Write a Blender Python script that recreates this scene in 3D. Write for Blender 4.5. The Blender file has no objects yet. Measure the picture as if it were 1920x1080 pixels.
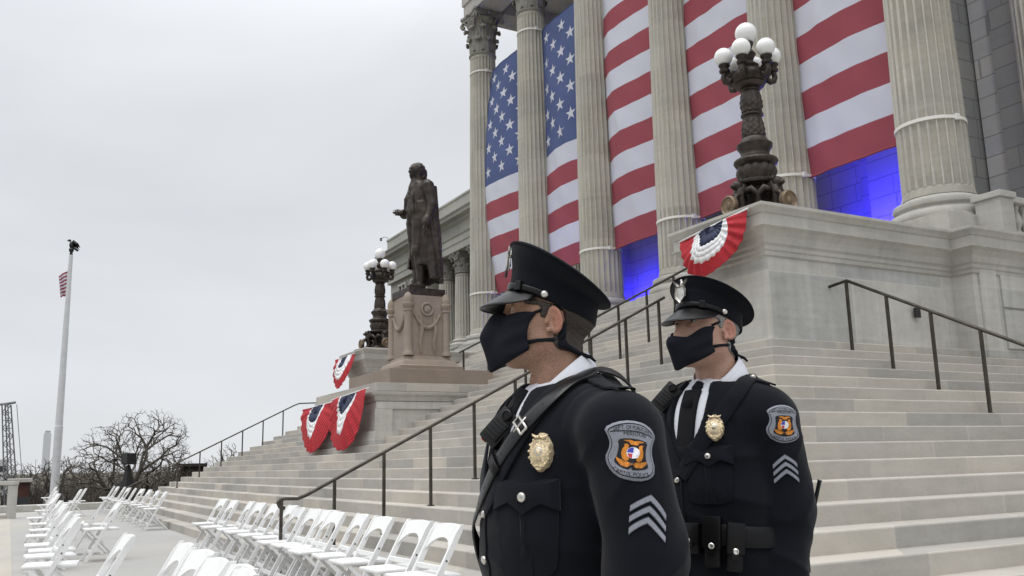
import bpy, bmesh, math, random
import numpy as np
from mathutils import Vector, Matrix
SC = bpy.context.scene
COL = SC.collection
PI = math.pi
R = math.radians
random.seed(7)

# ---------------------------------------------------------------- camera
H = 1.234
F_PX = 1701.03
yaw, pitch, roll = R(28.7617), R(10.9421), R(-1.3519)
fw = Vector((-math.cos(yaw)*math.cos(pitch), math.sin(yaw)*math.cos(pitch), math.sin(pitch)))
r0 = Vector((math.sin(yaw), math.cos(yaw), 0))
u0 = r0.cross(fw)
rt = r0*math.cos(roll) + u0*math.sin(roll)
up = u0*math.cos(roll) - r0*math.sin(roll)
cam_d = bpy.data.cameras.new('camera')
cam_d.sensor_width = 36.0
cam_d.lens = F_PX/1920*36.0
cam_d.clip_start = 0.05
cam_d.clip_end = 3000
cam = bpy.data.objects.new('camera', cam_d)
COL.objects.link(cam)
cam.matrix_world = Matrix(((rt.x, up.x, -fw.x, 0), (rt.y, up.y, -fw.y, 0), (rt.z, up.z, -fw.z, H), (0, 0, 0, 1)))
SC.camera = cam

def ray(x, y):
    return fw + rt*((x-960)/F_PX) - up*((y-540)/F_PX)
def at_depth(x, y, d):
    return Vector((0, 0, H)) + ray(x, y)*d
def at_z(x, y, z):
    d = ray(x, y); return Vector((0, 0, H)) + d*((z-H)/d.z)

# ---------------------------------------------------------------- world, sun, exposure
SUN_EL, SUN_AZ = R(72), R(158)
world = bpy.data.worlds.new('World'); SC.world = world
world.use_nodes = True
nt = world.node_tree; nt.nodes.clear()
N = nt.nodes.new; L = nt.links.new
out = N('ShaderNodeOutputWorld')
sky = N('ShaderNodeTexSky'); sky.sky_type = 'NISHITA'; sky.sun_disc = False
sky.sun_elevation = SUN_EL; sky.sun_rotation = SUN_AZ
bg1 = N('ShaderNodeBackground'); bg1.inputs['Strength'].default_value = 0.1
L(sky.outputs[0], bg1.inputs[0])
tc = N('ShaderNodeTexCoord')
mp = N('ShaderNodeMapping'); mp.inputs['Scale'].default_value = (1, 1, 2.6); mp.inputs['Rotation'].default_value = (0.2, 0.35, 0.4)
L(tc.outputs['Generated'], mp.inputs[0])
nz = N('ShaderNodeTexNoise'); nz.inputs['Scale'].default_value = 2.1; nz.inputs['Detail'].default_value = 5; nz.inputs['Roughness'].default_value = 0.5; nz.inputs['Distortion'].default_value = 0.4
L(mp.outputs[0], nz.inputs['Vector'])
cr = N('ShaderNodeValToRGB')
cr.color_ramp.elements[0].position = 0.32; cr.color_ramp.elements[0].color = (0.72, 0.74, 0.77, 1)
cr.color_ramp.elements[1].position = 0.68; cr.color_ramp.elements[1].color = (0.83, 0.85, 0.88, 1)
L(nz.outputs['Fac'], cr.inputs[0])
sx = N('ShaderNodeSeparateXYZ'); L(tc.outputs['Generated'], sx.inputs[0])
mr = N('ShaderNodeMapRange'); mr.interpolation_type = 'SMOOTHSTEP'
mr.inputs['From Min'].default_value = 0.34; mr.inputs['From Max'].default_value = 1.0
mr.inputs['To Min'].default_value = 1.0; mr.inputs['To Max'].default_value = 2.9
L(sx.outputs['Z'], mr.inputs['Value'])
bg2 = N('ShaderNodeBackground'); L(cr.outputs[0], bg2.inputs[0]); L(mr.outputs[0], bg2.inputs['Strength'])
mx = N('ShaderNodeMixShader'); mx.inputs[0].default_value = 0.93
L(bg1.outputs[0], mx.inputs[1]); L(bg2.outputs[0], mx.inputs[2]); L(mx.outputs[0], out.inputs[0])
sun_d = bpy.data.lights.new('sun', 'SUN'); sun_d.energy = 1.15; sun_d.angle = R(40); sun_d.color = (1, 0.96, 0.9)
sun = bpy.data.objects.new('sun', sun_d); COL.objects.link(sun)
# light comes from the open (south) side, high
sun.rotation_euler = Vector((-0.12, 0.30, -1.0)).to_track_quat('-Z', 'Y').to_euler()
SC.view_settings.view_transform = 'Standard'; SC.view_settings.look = 'None'
SC.view_settings.exposure = 0.0; SC.view_settings.gamma = 1.0

# ---------------------------------------------------------------- helpers
def tag(o, label=None, cat=None, group=None, kind=None):
    if label: o['label'] = label
    if cat: o['category'] = cat
    if group: o['group'] = group
    if kind: o['kind'] = kind
    return o
def empty(name, loc, label, cat, group=None, rz=0.0):
    o = bpy.data.objects.new(name, None); COL.objects.link(o)
    o.location = loc; o.rotation_euler = (0, 0, rz); o.empty_display_size = 0.1
    return tag(o, label, cat, group)
def copy_tree(o, parent=None):
    c = o.copy(); COL.objects.link(c); c.parent = parent
    for ch in [k for k in bpy.data.objects if k.parent == o]:
        copy_tree(ch, c)
    return c

class MB:
    """collects vertices and faces (with material slot) and links them as one mesh"""
    def __init__(s): s.v = []; s.f = []; s.m = []; s.mi = 0
    def add(s, vs, fs, M=None):
        b = len(s.v)
        s.v += [tuple(M @ Vector(p)) if M is not None else tuple(p) for p in vs]
        s.f += [tuple(i+b for i in f) for f in fs]
        s.m += [s.mi]*len(fs)
        return s
    def box(s, x0, x1, y0, y1, z0, z1, M=None):
        v = [(x0,y0,z0),(x1,y0,z0),(x1,y1,z0),(x0,y1,z0),(x0,y0,z1),(x1,y0,z1),(x1,y1,z1),(x0,y1,z1)]
        return s.add(v, [(3,2,1,0),(4,5,6,7),(0,1,5,4),(1,2,6,5),(2,3,7,6),(3,0,4,7)], M)
    def bbox(s, x0, x1, y0, y1, z0, z1, b=0.01, M=None):
        """box with chamfered edges"""
        bm = bmesh.new(); bmesh.ops.create_cube(bm, size=1)
        for v in bm.verts: v.co = Vector(((x0+x1)/2+v.co.x*(x1-x0), (y0+y1)/2+v.co.y*(y1-y0), (z0+z1)/2+v.co.z*(z1-z0)))
        bmesh.ops.bevel(bm, geom=bm.edges[:], offset=b, segments=2, affect='EDGES', profile=0.6)
        bm.verts.index_update()
        vs = [v.co.copy() for v in bm.verts]; fs = [[v.index for v in f.verts] for f in bm.faces]; bm.free()
        return s.add(vs, fs, M)
    def grid(s, P, closed_u=False, closed_v=False, flip=False, M=None):
        """P[i][j] points"""
        n, m = len(P), len(P[0]); vs = [p for row in P for p in row]; fs = []
        for i in range(n if closed_u else n-1):
            for j in range(m if closed_v else m-1):
                a, b, c, d = i*m+j, i*m+(j+1) % m, ((i+1) % n)*m+(j+1) % m, ((i+1) % n)*m+j
                fs.append((d, c, b, a) if flip else (a, b, c, d))
        return s.add(vs, fs, M)
    def lathe(s, prof, n=24, c=(0,0,0), M=None, caps=True, mod=None):
        """prof: (r,z) pairs bottom to top"""
        P = []
        for r, z in prof:
            P.append([(c[0]+(r*(mod(2*PI*k/n, z) if mod else 1))*math.cos(2*PI*k/n), c[1]+(r*(mod(2*PI*k/n, z) if mod else 1))*math.sin(2*PI*k/n), c[2]+z) for k in range(n)])
        s.grid(P, closed_v=True, M=M)
        if caps:
            b = len(s.v)-n*len(prof)
            s.f.append(tuple(b+k for k in range(n-1, -1, -1))); s.m.append(s.mi)
            b2 = len(s.v)-n
            s.f.append(tuple(b2+k for k in range(n))); s.m.append(s.mi)
        return s
    def tube(s, pts, r, n=8, M=None, caps=True):
        """tube along a polyline; r scalar or list"""
        pts = [Vector(p) for p in pts]; rs = r if isinstance(r, (list, tuple)) else [r]*len(pts)
        P = []; u = None
        for i, p in enumerate(pts):
            t = (pts[min(i+1, len(pts)-1)]-pts[max(i-1, 0)])
            if t.length < 1e-9: t = Vector((0,0,1))
            t.normalize()
            if u is None:
                a = Vector((0,0,1)) if abs(t.z) < 0.9 else Vector((1,0,0))
                u = t.cross(a).normalized()
            else:
                u = (u - t*u.dot(t))
                if u.length < 1e-6: u = t.cross(Vector((0.3,0.5,0.8)))
                u.normalize()
            w = t.cross(u)
            P.append([p + (u*math.cos(2*PI*k/n)+w*math.sin(2*PI*k/n))*rs[i] for k in range(n)])
        s.grid(P, closed_v=True, flip=False, M=M)
        if caps:
            b = len(s.v)-n*len(pts)
            s.f.append(tuple(b+k for k in range(n-1, -1, -1))); s.m.append(s.mi)
            b2 = len(s.v)-n
            s.f.append(tuple(b2+k for k in range(n))); s.m.append(s.mi)
        return s
    def ball(s, c, r, nu=16, nv=10, M=None):
        rx, ry, rz = r if isinstance(r, (tuple, list)) else (r, r, r)
        P = []
        for i in range(nv+1):
            a = -PI/2+PI*i/nv; a = max(-PI/2+1e-3, min(PI/2-1e-3, a))
            P.append([(c[0]+rx*math.cos(a)*math.cos(2*PI*k/nu), c[1]+ry*math.cos(a)*math.sin(2*PI*k/nu), c[2]+rz*math.sin(a)) for k in range(nu)])
        return s.grid(P, closed_v=True, M=M)
    def prism(s, poly, z0, z1, M=None):
        """poly: ccw (x,y) list"""
        n = len(poly)
        vs = [(x, y, z0) for x, y in poly]+[(x, y, z1) for x, y in poly]
        fs = [tuple(range(n-1, -1, -1)), tuple(range(n, 2*n))]+[(k, (k+1) % n, n+(k+1) % n, n+k) for k in range(n)]
        return s.add(vs, fs, M)
    def sweep(s, path, prof, closed=False, M=None):
        """sweep a (outward offset, z) profile along a horizontal path with mitred corners; outward = right of travel"""
        n = len(path); P = []
        for i in range(n):
            p = Vector(path[i]).to_2d()
            a = Vector(path[(i-1) % n]).to_2d(); b = Vector(path[(i+1) % n]).to_2d()
            d1 = (p-a).normalized() if (closed or i > 0) else (b-p).normalized()
            d2 = (b-p).normalized() if (closed or i < n-1) else (p-a).normalized()
            n1 = Vector((d1.y, -d1.x)); n2 = Vector((d2.y, -d2.x))
            m = (n1+n2); m = m/max(0.2, m.dot(n1))
            P.append([(p.x+m.x*o, p.y+m.y*o, z) for o, z in prof])
        s.grid(P, closed_u=closed, flip=True, M=M)
        if not closed:
            k = len(prof); b = len(s.v)-k*n
            s.f.append(tuple(b+j for j in range(k))); s.m.append(s.mi)
            b2 = len(s.v)-k
            s.f.append(tuple(b2+j for j in range(k-1, -1, -1))); s.m.append(s.mi)
        return s
    def build(s, name, mats, parent=None, smooth=False, sharp=None, fixn=False):
        me = bpy.data.meshes.new(name)
        me.from_pydata(s.v, [], s.f)
        for m in (mats if isinstance(mats, (list, tuple)) else [mats]): me.materials.append(m)
        me.polygons.foreach_set('material_index', s.m)
        if smooth: me.polygons.foreach_set('use_smooth', [True]*len(me.polygons))
        me.validate(); me.update()
        if fixn:
            bm = bmesh.new(); bm.from_mesh(me); bmesh.ops.recalc_face_normals(bm, faces=bm.faces[:]); bm.to_mesh(me); bm.free()
        if smooth and sharp is not None: me.set_sharp_from_angle(angle=R(sharp))
        o = bpy.data.objects.new(name, me); COL.objects.link(o)
        if parent: o.parent = parent
        return o

# ---------------------------------------------------------------- materials
def newmat(name):
    m = bpy.data.materials.new(name); m.use_nodes = True
    t = m.node_tree; b = t.nodes['Principled BSDF']
    return m, t, b
def plain(name, col, rough=0.6, metal=0.0, noise=0.0, nscale=20, bump=0.0, bscale=200, spec=0.5, coat=0.0, detail=3):
    m, t, b = newmat(name)
    b.inputs['Base Color'].default_value = (*col, 1); b.inputs['Roughness'].default_value = rough
    b.inputs['Metallic'].default_value = metal; b.inputs['Specular IOR Level'].default_value = spec
    b.inputs['Coat Weight'].default_value = coat; b.inputs['Coat Roughness'].default_value = 0.15
    tc = t.nodes.new('ShaderNodeTexCoord')
    if noise:
        n = t.nodes.new('ShaderNodeTexNoise'); n.inputs['Scale'].default_value = nscale; n.inputs['Detail'].default_value = detail
        t.links.new(tc.outputs['Object'], n.inputs['Vector'])
        mx = t.nodes.new('ShaderNodeMix'); mx.data_type = 'RGBA'
        mx.inputs['A'].default_value = (*[c*(1-noise) for c in col], 1); mx.inputs['B'].default_value = (*[min(1, c*(1+noise)) for c in col], 1)
        mr = t.nodes.new('ShaderNodeMapRange'); mr.inputs['From Min'].default_value = 0.3; mr.inputs['From Max'].default_value = 0.7
        t.links.new(n.outputs['Fac'], mr.inputs['Value']); t.links.new(mr.outputs[0], mx.inputs['Factor'])
        t.links.new(mx.outputs['Result'], b.inputs['Base Color'])
    if bump:
        n2 = t.nodes.new('ShaderNodeTexNoise'); n2.inputs['Scale'].default_value = bscale; n2.inputs['Detail'].default_value = 4
        t.links.new(tc.outputs['Object'], n2.inputs['Vector'])
        bp = t.nodes.new('ShaderNodeBump'); bp.inputs['Strength'].default_value = bump; bp.inputs['Distance'].default_value = 0.01
        t.links.new(n2.outputs['Fac'], bp.inputs['Height']); t.links.new(bp.outputs[0], b.inputs['Normal'])
    return m

def math_node(t, op, a, b=None, c=None):
    n = t.nodes.new('ShaderNodeMath'); n.operation = op
    for i, x in enumerate((a, b, c)):
        if x is None: continue
        if isinstance(x, (int, float)): n.inputs[i].default_value = x
        else: t.links.new(x, n.inputs[i])
    return n.outputs[0]

def stone(name, col, blk=None, var=0.16, joint=0.012, jcol=None, stain=0.25, sscale=1.2, streak=0.0, rough=0.85, warm=0.03, drum=0.0):
    """weathered limestone; blk=(length,height,offset) gives coursed blocks each of its own tint, laid by world position"""
    m, t, b = newmat(name); b.inputs['Roughness'].default_value = rough; b.inputs['Specular IOR Level'].default_value = 0.25
    n, l = t.nodes.new, t.links.new
    geo = n('ShaderNodeNewGeometry'); sp = n('ShaderNodeSeparateXYZ'); l(geo.outputs['Position'], sp.inputs[0])
    x, y, z = sp.outputs
    base = None
    def noise(scale, vec=None, det=5, rough=0.55):
        k = n('ShaderNodeTexNoise'); k.inputs['Scale'].default_value = scale; k.inputs['Detail'].default_value = det; k.inputs['Roughness'].default_value = rough
        l(vec if vec is not None else geo.outputs['Position'], k.inputs['Vector']); return k.outputs['Fac']
    val = math_node(t, 'MULTIPLY_ADD', math_node(t, 'SUBTRACT', noise(sscale), 0.5), stain*2, 1.0)
    val = math_node(t, 'MULTIPLY_ADD', math_node(t, 'SUBTRACT', noise(sscale*9, det=6, rough=0.7), 0.5), stain*0.9, val)
    # stretched veining
    cv = n('ShaderNodeCombineXYZ'); l(math_node(t, 'MULTIPLY', x, 1.2), cv.inputs[0]); l(math_node(t, 'MULTIPLY', y, 1.2), cv.inputs[1]); l(math_node(t, 'MULTIPLY', z, 9.0), cv.inputs[2])
    val = math_node(t, 'MULTIPLY_ADD', math_node(t, 'SUBTRACT', noise(1.3, cv.outputs[0]), 0.5), stain*0.8, val)
    if streak:
        cs = n('ShaderNodeCombineXYZ'); l(math_node(t, 'MULTIPLY', x, 7.0), cs.inputs[0]); l(math_node(t, 'MULTIPLY', y, 7.0), cs.inputs[1]); l(math_node(t, 'MULTIPLY', z, 0.35), cs.inputs[2])
        val = math_node(t, 'MULTIPLY_ADD', math_node(t, 'SUBTRACT', noise(1.0, cs.outputs[0]), 0.5), streak*2, val)
    hue = noise(0.7)
    jm = None
    if blk:
        Lb, Hb, off = blk
        s = math_node(t, 'ADD', x, y)
        row = math_node(t, 'FLOOR', math_node(t, 'DIVIDE', math_node(t, 'ADD', z, off), Hb))
        wr = n('ShaderNodeTexWhiteNoise'); wr.noise_dimensions = '1D'; l(row, wr.inputs['W'])
        uu = math_node(t, 'DIVIDE', math_node(t, 'MULTIPLY_ADD', wr.outputs['Value'], Lb*3.7, s), Lb)
        # blocks of uneven length: warp the coordinate
        uw = math_node(t, 'ADD', uu, math_node(t, 'MULTIPLY', math_node(t, 'SINE', math_node(t, 'MULTIPLY', uu, 2.3)), 0.22))
        ci = math_node(t, 'FLOOR', uw)
        cc = n('ShaderNodeCombineXYZ'); l(ci, cc.inputs[0]); l(row, cc.inputs[1])
        wn = n('ShaderNodeTexWhiteNoise'); wn.noise_dimensions = '3D'; l(cc.outputs[0], wn.inputs['Vector'])
        val = math_node(t, 'MULTIPLY_ADD', math_node(t, 'SUBTRACT', wn.outputs['Value'], 0.5), var*2, val)
        hue = math_node(t, 'ADD', math_node(t, 'MULTIPLY', hue, 0.5), math_node(t, 'MULTIPLY', wn.outputs['Value'], 0.5))
        fu = math_node(t, 'SUBTRACT', uw, ci)
        du = math_node(t, 'MULTIPLY', math_node(t, 'MINIMUM', fu, math_node(t, 'SUBTRACT', 1.0, fu)), Lb)
        jm = math_node(t, 'LESS_THAN', du, joint)
        if Hb > 0.2:
            fz = math_node(t, 'FRACT', math_node(t, 'DIVIDE', math_node(t, 'ADD', z, off), Hb))
            dz = math_node(t, 'MULTIPLY', math_node(t, 'MINIMUM', fz, math_node(t, 'SUBTRACT', 1.0, fz)), Hb)
            jm = math_node(t, 'MAXIMUM', jm, math_node(t, 'LESS_THAN', dz, joint))
    if drum:
        dr = math_node(t, 'FLOOR', math_node(t, 'DIVIDE', z, drum))
        wd = n('ShaderNodeTexWhiteNoise'); wd.noise_dimensions = '2D'
        cd = n('ShaderNodeCombineXYZ'); l(dr, cd.inputs[0]); l(math_node(t, 'FLOOR', math_node(t, 'MULTIPLY', x, 0.31)), cd.inputs[1]); l(cd.outputs[0], wd.inputs['Vector'])
        val = math_node(t, 'MULTIPLY_ADD', math_node(t, 'SUBTRACT', wd.outputs['Value'], 0.5), 0.24, val)
    mixc = n('ShaderNodeMix'); mixc.data_type = 'RGBA'
    mixc.inputs['A'].default_value = (col[0]*(1-warm), col[1], col[2]*(1+warm*1.6), 1); mixc.inputs['B'].default_value = (col[0]*(1+warm), col[1], col[2]*(1-warm*2), 1)
    l(hue, mixc.inputs['Factor'])
    vm = n('ShaderNodeVectorMath'); vm.operation = 'SCALE'; l(mixc.outputs['Result'], vm.inputs[0]); l(val, vm.inputs['Scale'])
    res = vm.outputs[0]
    if jm is not None:
        mj = n('ShaderNodeMix'); mj.data_type = 'RGBA'
        jc = jcol or [c*1.2 for c in col]
        mj.inputs['B'].default_value = (*jc, 1); l(res, mj.inputs['A']); l(math_node(t, 'MULTIPLY', jm, 0.6), mj.inputs['Factor']); res = mj.outputs['Result']
    l(res, b.inputs['Base Color'])
    bp = n('ShaderNodeBump'); bp.inputs['Strength'].default_value = 0.35; bp.inputs['Distance'].default_value = 0.012
    l(noise(22, det=8, rough=0.7), bp.inputs['Height']); l(bp.outputs[0], b.inputs['Normal'])
    return m

M_STEP = stone('step_limestone', (0.40, 0.378, 0.343), blk=(1.25, 0.15, 0.0), var=0.13, joint=0.008, stain=0.27, sscale=0.9)
M_PODIUM = stone('podium_limestone', (0.45, 0.442, 0.418), blk=(1.55, 0.93, 0.1), var=0.11, joint=0.011, stain=0.38, sscale=0.9, streak=0.20)
M_TRIM = stone('trim_limestone', (0.43, 0.418, 0.385), stain=0.28, sscale=1.1, streak=0.18)
M_COLUMN = stone('column_limestone', (0.385, 0.365, 0.318), stain=0.30, sscale=1.3, streak=0.14, drum=1.15, warm=0.04)
M_ARRIS = stone('bleached_limestone', (0.48, 0.465, 0.42), stain=0.3, sscale=1.6, streak=0.10)
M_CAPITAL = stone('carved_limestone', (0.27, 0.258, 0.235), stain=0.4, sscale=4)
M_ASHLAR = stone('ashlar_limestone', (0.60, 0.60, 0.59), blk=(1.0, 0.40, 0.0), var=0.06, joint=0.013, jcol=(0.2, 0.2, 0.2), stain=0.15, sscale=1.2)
M_ASHLAR_SHADED = stone('shaded_ashlar_limestone', (0.34, 0.34, 0.335), blk=(1.0, 0.40, 0.0), var=0.06, joint=0.013, jcol=(0.16, 0.16, 0.16), stain=0.15, sscale=1.2)  # same ashlar, darkened: shade of the portico recess put into the colour
M_WING = stone('wing_limestone', (0.37, 0.365, 0.335), blk=(1.6, 0.9, 0.3), var=0.07, joint=0.006, stain=0.2, sscale=0.6, streak=0.06)
M_PINK = stone('pink_granite', (0.275, 0.228, 0.193), stain=0.25, sscale=2.5, warm=0.06)
M_PLINTH = stone('brown_granite', (0.255, 0.208, 0.172), stain=0.25, sscale=1.5, warm=0.05)
M_PLAZA = stone('plaza_concrete', (0.36, 0.352, 0.335), blk=(3.0, 50, 25), var=0.03, joint=0.008, jcol=(0.25, 0.24, 0.22), stain=0.13, sscale=0.5)
M_BRONZE = plain('dark_bronze', (0.045, 0.036, 0.030), rough=0.45, metal=0.55, noise=0.5, nscale=9, bump=0.25, bscale=60)
M_RAIL = plain('bronze_rail', (0.06, 0.052, 0.042), rough=0.42, metal=0.6, noise=0.3, nscale=8)
M_WHITE = plain('white_resin', (0.74, 0.74, 0.73), rough=0.45, noise=0.05, nscale=6)
M_STRAP = plain('white_webbing', (0.72, 0.71, 0.66), rough=0.8)
# ---------------------------------------------------------------- implicit-surface sculpting (for figures)
def sdf_mesh(fn, lo, hi, h):
    lo = np.array(lo, float); hi = np.array(hi, float)
    n = np.ceil((hi-lo)/h).astype(int)+1
    ax = [lo[i]+h*np.arange(n[i]) for i in range(3)]
    V = np.empty(n, np.float32)
    yy, zz = np.meshgrid(ax[1], ax[2], indexing='ij')
    st = max(1, int(400000/(n[1]*n[2])))
    for i in range(0, n[0], st):
        xs = ax[0][i:i+st]
        P = np.empty((len(xs), n[1], n[2], 3)); P[..., 0] = xs[:, None, None]; P[..., 1] = yy; P[..., 2] = zz
        V[i:i+st] = fn(P.reshape(-1, 3)).reshape(len(xs), n[1], n[2])
    I = V < 0
    nc = n-1
    cnt = np.zeros(nc, np.int8); S = np.zeros((*nc, 3), np.float32)
    offs = [(a, b, c) for a in (0, 1) for b in (0, 1) for c in (0, 1)]
    sl = lambda A, o: A[o[0]:o[0]+nc[0], o[1]:o[1]+nc[1], o[2]:o[2]+nc[2]]
    for o in offs:
        for a in range(3):
            if o[a]: continue
            o2 = list(o); o2[a] = 1
            va, vb = sl(V, o), sl(V, o2)
            cr = (va < 0) != (vb < 0)
            d = va-vb; t = np.where(cr, va/np.where(np.abs(d) < 1e-9, 1, d), 0)
            cnt += cr
            for k in range(3):
                S[..., k] += np.where(cr, o[k]+(t if k == a else 0), 0)
    act = cnt > 0
    idx = -np.ones(nc, np.int64); idx[act] = np.arange(act.sum())
    C = np.argwhere(act)
    verts = lo+h*(C+S[act]/cnt[act][:, None])
    faces = []
    for a in range(3):
        b, c = (a+1) % 3, (a+2) % 3
        s0 = [slice(None)]*3; s1 = [slice(None)]*3
        s0[a] = slice(0, n[a]-1); s1[a] = slice(1, n[a])
        A0, A1 = I[tuple(s0)], I[tuple(s1)]
        E = np.argwhere(A0 != A1)
        E = E[(E[:, b] > 0) & (E[:, c] > 0) & (E[:, b] < n[b]-1) & (E[:, c] < n[c]-1)]
        if not len(E): continue
        q = []
        for db, dc in ((-1, -1), (0, -1), (0, 0), (-1, 0)):
            e = E.copy(); e[:, b] += db; e[:, c] += dc
            q.append(idx[e[:, 0], e[:, 1], e[:, 2]])
        Q = np.stack(q, 1)
        flip = ~I[E[:, 0], E[:, 1], E[:, 2]]
        Q[flip] = Q[flip][:, ::-1]
        faces.append(Q)
    return verts, np.concatenate(faces)
def mesh_obj(name, verts, faces, mat, parent=None, smooth=True):
    me = bpy.data.meshes.new(name)
    nf = len(faces); faces = np.asarray(faces)
    me.vertices.add(len(verts)); me.vertices.foreach_set('co', np.asarray(verts, np.float32).ravel())
    me.loops.add(nf*4); me.loops.foreach_set('vertex_index', faces.astype(np.int32).ravel())
    me.polygons.add(nf); me.polygons.foreach_set('loop_start', np.arange(nf, dtype=np.int32)*4)
    me.update(calc_edges=True); me.validate()
    if smooth: me.polygons.foreach_set('use_smooth', [True]*len(me.polygons))
    for m in (mat if isinstance(mat, (list, tuple)) else [mat]): me.materials.append(m)
    o = bpy.data.objects.new(name, me); COL.objects.link(o)
    if parent: o.parent = parent
    return o
A3 = lambda *p: np.array(p, float)
def sCap(P, a, b, r1, r2=None):
    """round cone from a (r1) to b (r2)"""
    a, b = np.array(a, float), np.array(b, float); r2 = r1 if r2 is None else r2
    ab = b-a; t = np.clip(((P-a)@ab)/(ab@ab), 0, 1)
    return np.linalg.norm(P-a-t[:, None]*ab, axis=1)-(r1+(r2-r1)*t)
def sEll(P, c, r):
    r = np.array(r, float); q = (P-np.array(c, float))
    k0 = np.linalg.norm(q/r, axis=1); k1 = np.linalg.norm(q/(r*r), axis=1)
    return k0*(k0-1)/np.maximum(k1, 1e-9)
def sBox(P, c, b, r=0.0, Rm=None):
    q = P-np.array(c, float)
    if Rm is not None: q = q@Rm
    q = np.abs(q)-np.array(b, float)+r
    return np.linalg.norm(np.maximum(q, 0), axis=1)+np.minimum(q.max(axis=1), 0)-r
def smin(a, b, k):
    h = np.clip(0.5+0.5*(b-a)/k, 0, 1)
    return b+(a-b)*h-k*h*(1-h)
def smax(a, b, k): return -smin(-a, -b, k)
def U(k, *ds):
    d = ds[0]
    for e in ds[1:]: d = smin(d, e, k)
    return d
def vnoise(P, f, seed=0):
    """cheap smooth pseudo-noise, about -1..1"""
    q = P*f; s = seed*1.7
    return (np.sin(q[:, 0]*1.0+1.3*np.sin(q[:, 1]*.7+s)+s)+np.sin(q[:, 1]*1.1+1.2*np.sin(q[:, 2]*.8+s*2)+2*s)+np.sin(q[:, 2]*.9+1.4*np.sin(q[:, 0]*.6+s*3)+.5*s))/3
def hand_sdf(P, o, d, side, curl=0.55, s=1.0, thumb=1):
    """relaxed hand: o wrist, d pointing direction (unit), side = direction of the thumb; palm normal = d x side"""
    d = np.array(d, float); d /= np.linalg.norm(d); sd = np.array(side, float); sd -= d*(sd@d); sd /= np.linalg.norm(sd)
    nn = np.cross(d, sd)*thumb; o = np.array(o, float)
    W = lambda a, b, c: o+s*(d*a+sd*b+nn*c)
    D = U(.012, sCap(P, W(-.01, 0, 0), W(.02, 0, 0), .026*s), sCap(P, W(.03, .02, 0), W(.085, .027, 0), .015*s, .0125*s), sCap(P, W(.03, .0, 0), W(.09, .004, .0), .016*s, .0125*s), sCap(P, W(.03, -.02, 0), W(.08, -.026, 0), .015*s, .012*s))
    for k, (b, ln) in enumerate(((.029, .070), (.010, .078), (-.010, .072), (-.029, .056))):
        p = W(.088-(k == 3)*.008-(k == 0)*.002, b, 0); a = curl*(.75+.12*k)
        prev = p
        for j, (fr, rr) in enumerate(((.45, .0093), (.31, .0085), (.24, .0075))):
            ang = a*(.55+.62*j)
            nx = prev+s*ln*fr*(d*math.cos(ang)+nn*math.sin(ang)+sd*b*.5)
            D = smin(D, sCap(P, prev, nx, rr*s, rr*s*.9), .004); prev = nx
    t0 = W(.02, .026, .006); t1 = W(.055, .048, .02); t2 = W(.085, .05, .036)
    D = U(.008, D, sCap(P, t0, t1, .014*s, .011*s)); D = U(.004, D, sCap(P, t1, t2, .0105*s, .0085*s))
    return D
# ================================================================ SETTING: ground, plaza, stairs
def structure(o): o['kind'] = 'structure'; return o
M_GROUND = plain('winter_grass', (0.075, 0.068, 0.045), rough=0.95, noise=0.5, nscale=0.15)
g = MB()
def ground_h(x, y):
    # plaza sits on a terrace; land falls away to the west and rises to a far ridge
    d = math.hypot(x, y)
    return -3.2 + 0.6*math.sin(x*0.021+1)*math.cos(y*0.017) + 5.0*max(0, (d-180)/220)*(1 if d < 400 else max(0, 1-(d-400)/500)) - (0.02*min(d, 300))*0.2
xs = [-2500,-1600,-1000,-700,-500,-420,-360,-300,-250,-200,-160,-130,-100,-80,-60,-45,-20,0,20,60,150,500,2500]
ys = [-2500,-1200,-600,-350,-250,-180,-120,-80,-50,-30,-10,10,30,50,80,120,180,250,350,600,1200,2500]
g.grid([[(x, y, ground_h(x, y)) for y in ys] for x in xs], flip=False)
go = structure(g.build('ground', M_GROUND, smooth=True, fixn=True))

m = MB()
m.box(-36.5, 14, -9.0, 26.0, -4.0, 0.0)
structure(m.build('plaza', M_PLAZA))
# strip of warmer paving along the lawn edge
M_PAVE = stone('warm_paving', (0.41, 0.385, 0.345), blk=(1.2, 50, 25), var=0.04, joint=0.01, stain=0.15, sscale=0.8)
m = MB(); m.box(-31.2, -1.0, -9.0, 0.12, -0.3, 0.005); structure(m.build('path', M_PAVE))
m = MB(); m.bbox(-36.4, -35.6, -0.6, 7.5, 0.0, 0.22, 0.02)
structure(m.build('kerb', M_TRIM))

def sx_(n): return -(2.91+0.3*n)      # east nosing of step n
def wx_(n): return -34.0+0.3*n        # west nosing
def sy_(n): return 2.85+0.3*n         # south nosing
m = MB()
nose = 0.012
for n in range(1, 19):
    z0, z1 = 0.15*(n-1), 0.15*n
    # each tread a slab with a slightly rounded nosing
    x1, x0, y0, y1 = sx_(n), wx_(n), sy_(n), 26.0
    path = [(x1, y1), (x1, y0), (x0, y0), (x0, y1)]
    prof = [(0, z0-0.02), (0, z1-nose), (-nose*0.3, z1-nose*0.3), (-nose, z1), (-0.36, z1)]
    m.sweep(path[::-1], [(o, z) for o, z in prof])
for n in range(19, 33):
    z0, z1 = 0.15*(n-1), 0.15*n
    y0 = sy_(n); x1, x0 = -9.6, -25.2
    prof = [(0, z0-0.02), (0, z1-nose), (-nose*0.3, z1-nose*0.3), (-nose, z1), (-0.36, z1)]
    m.sweep([(x0, y0), (x1, y0)], prof)
st = structure(m.build('stairs', M_STEP))

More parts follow.
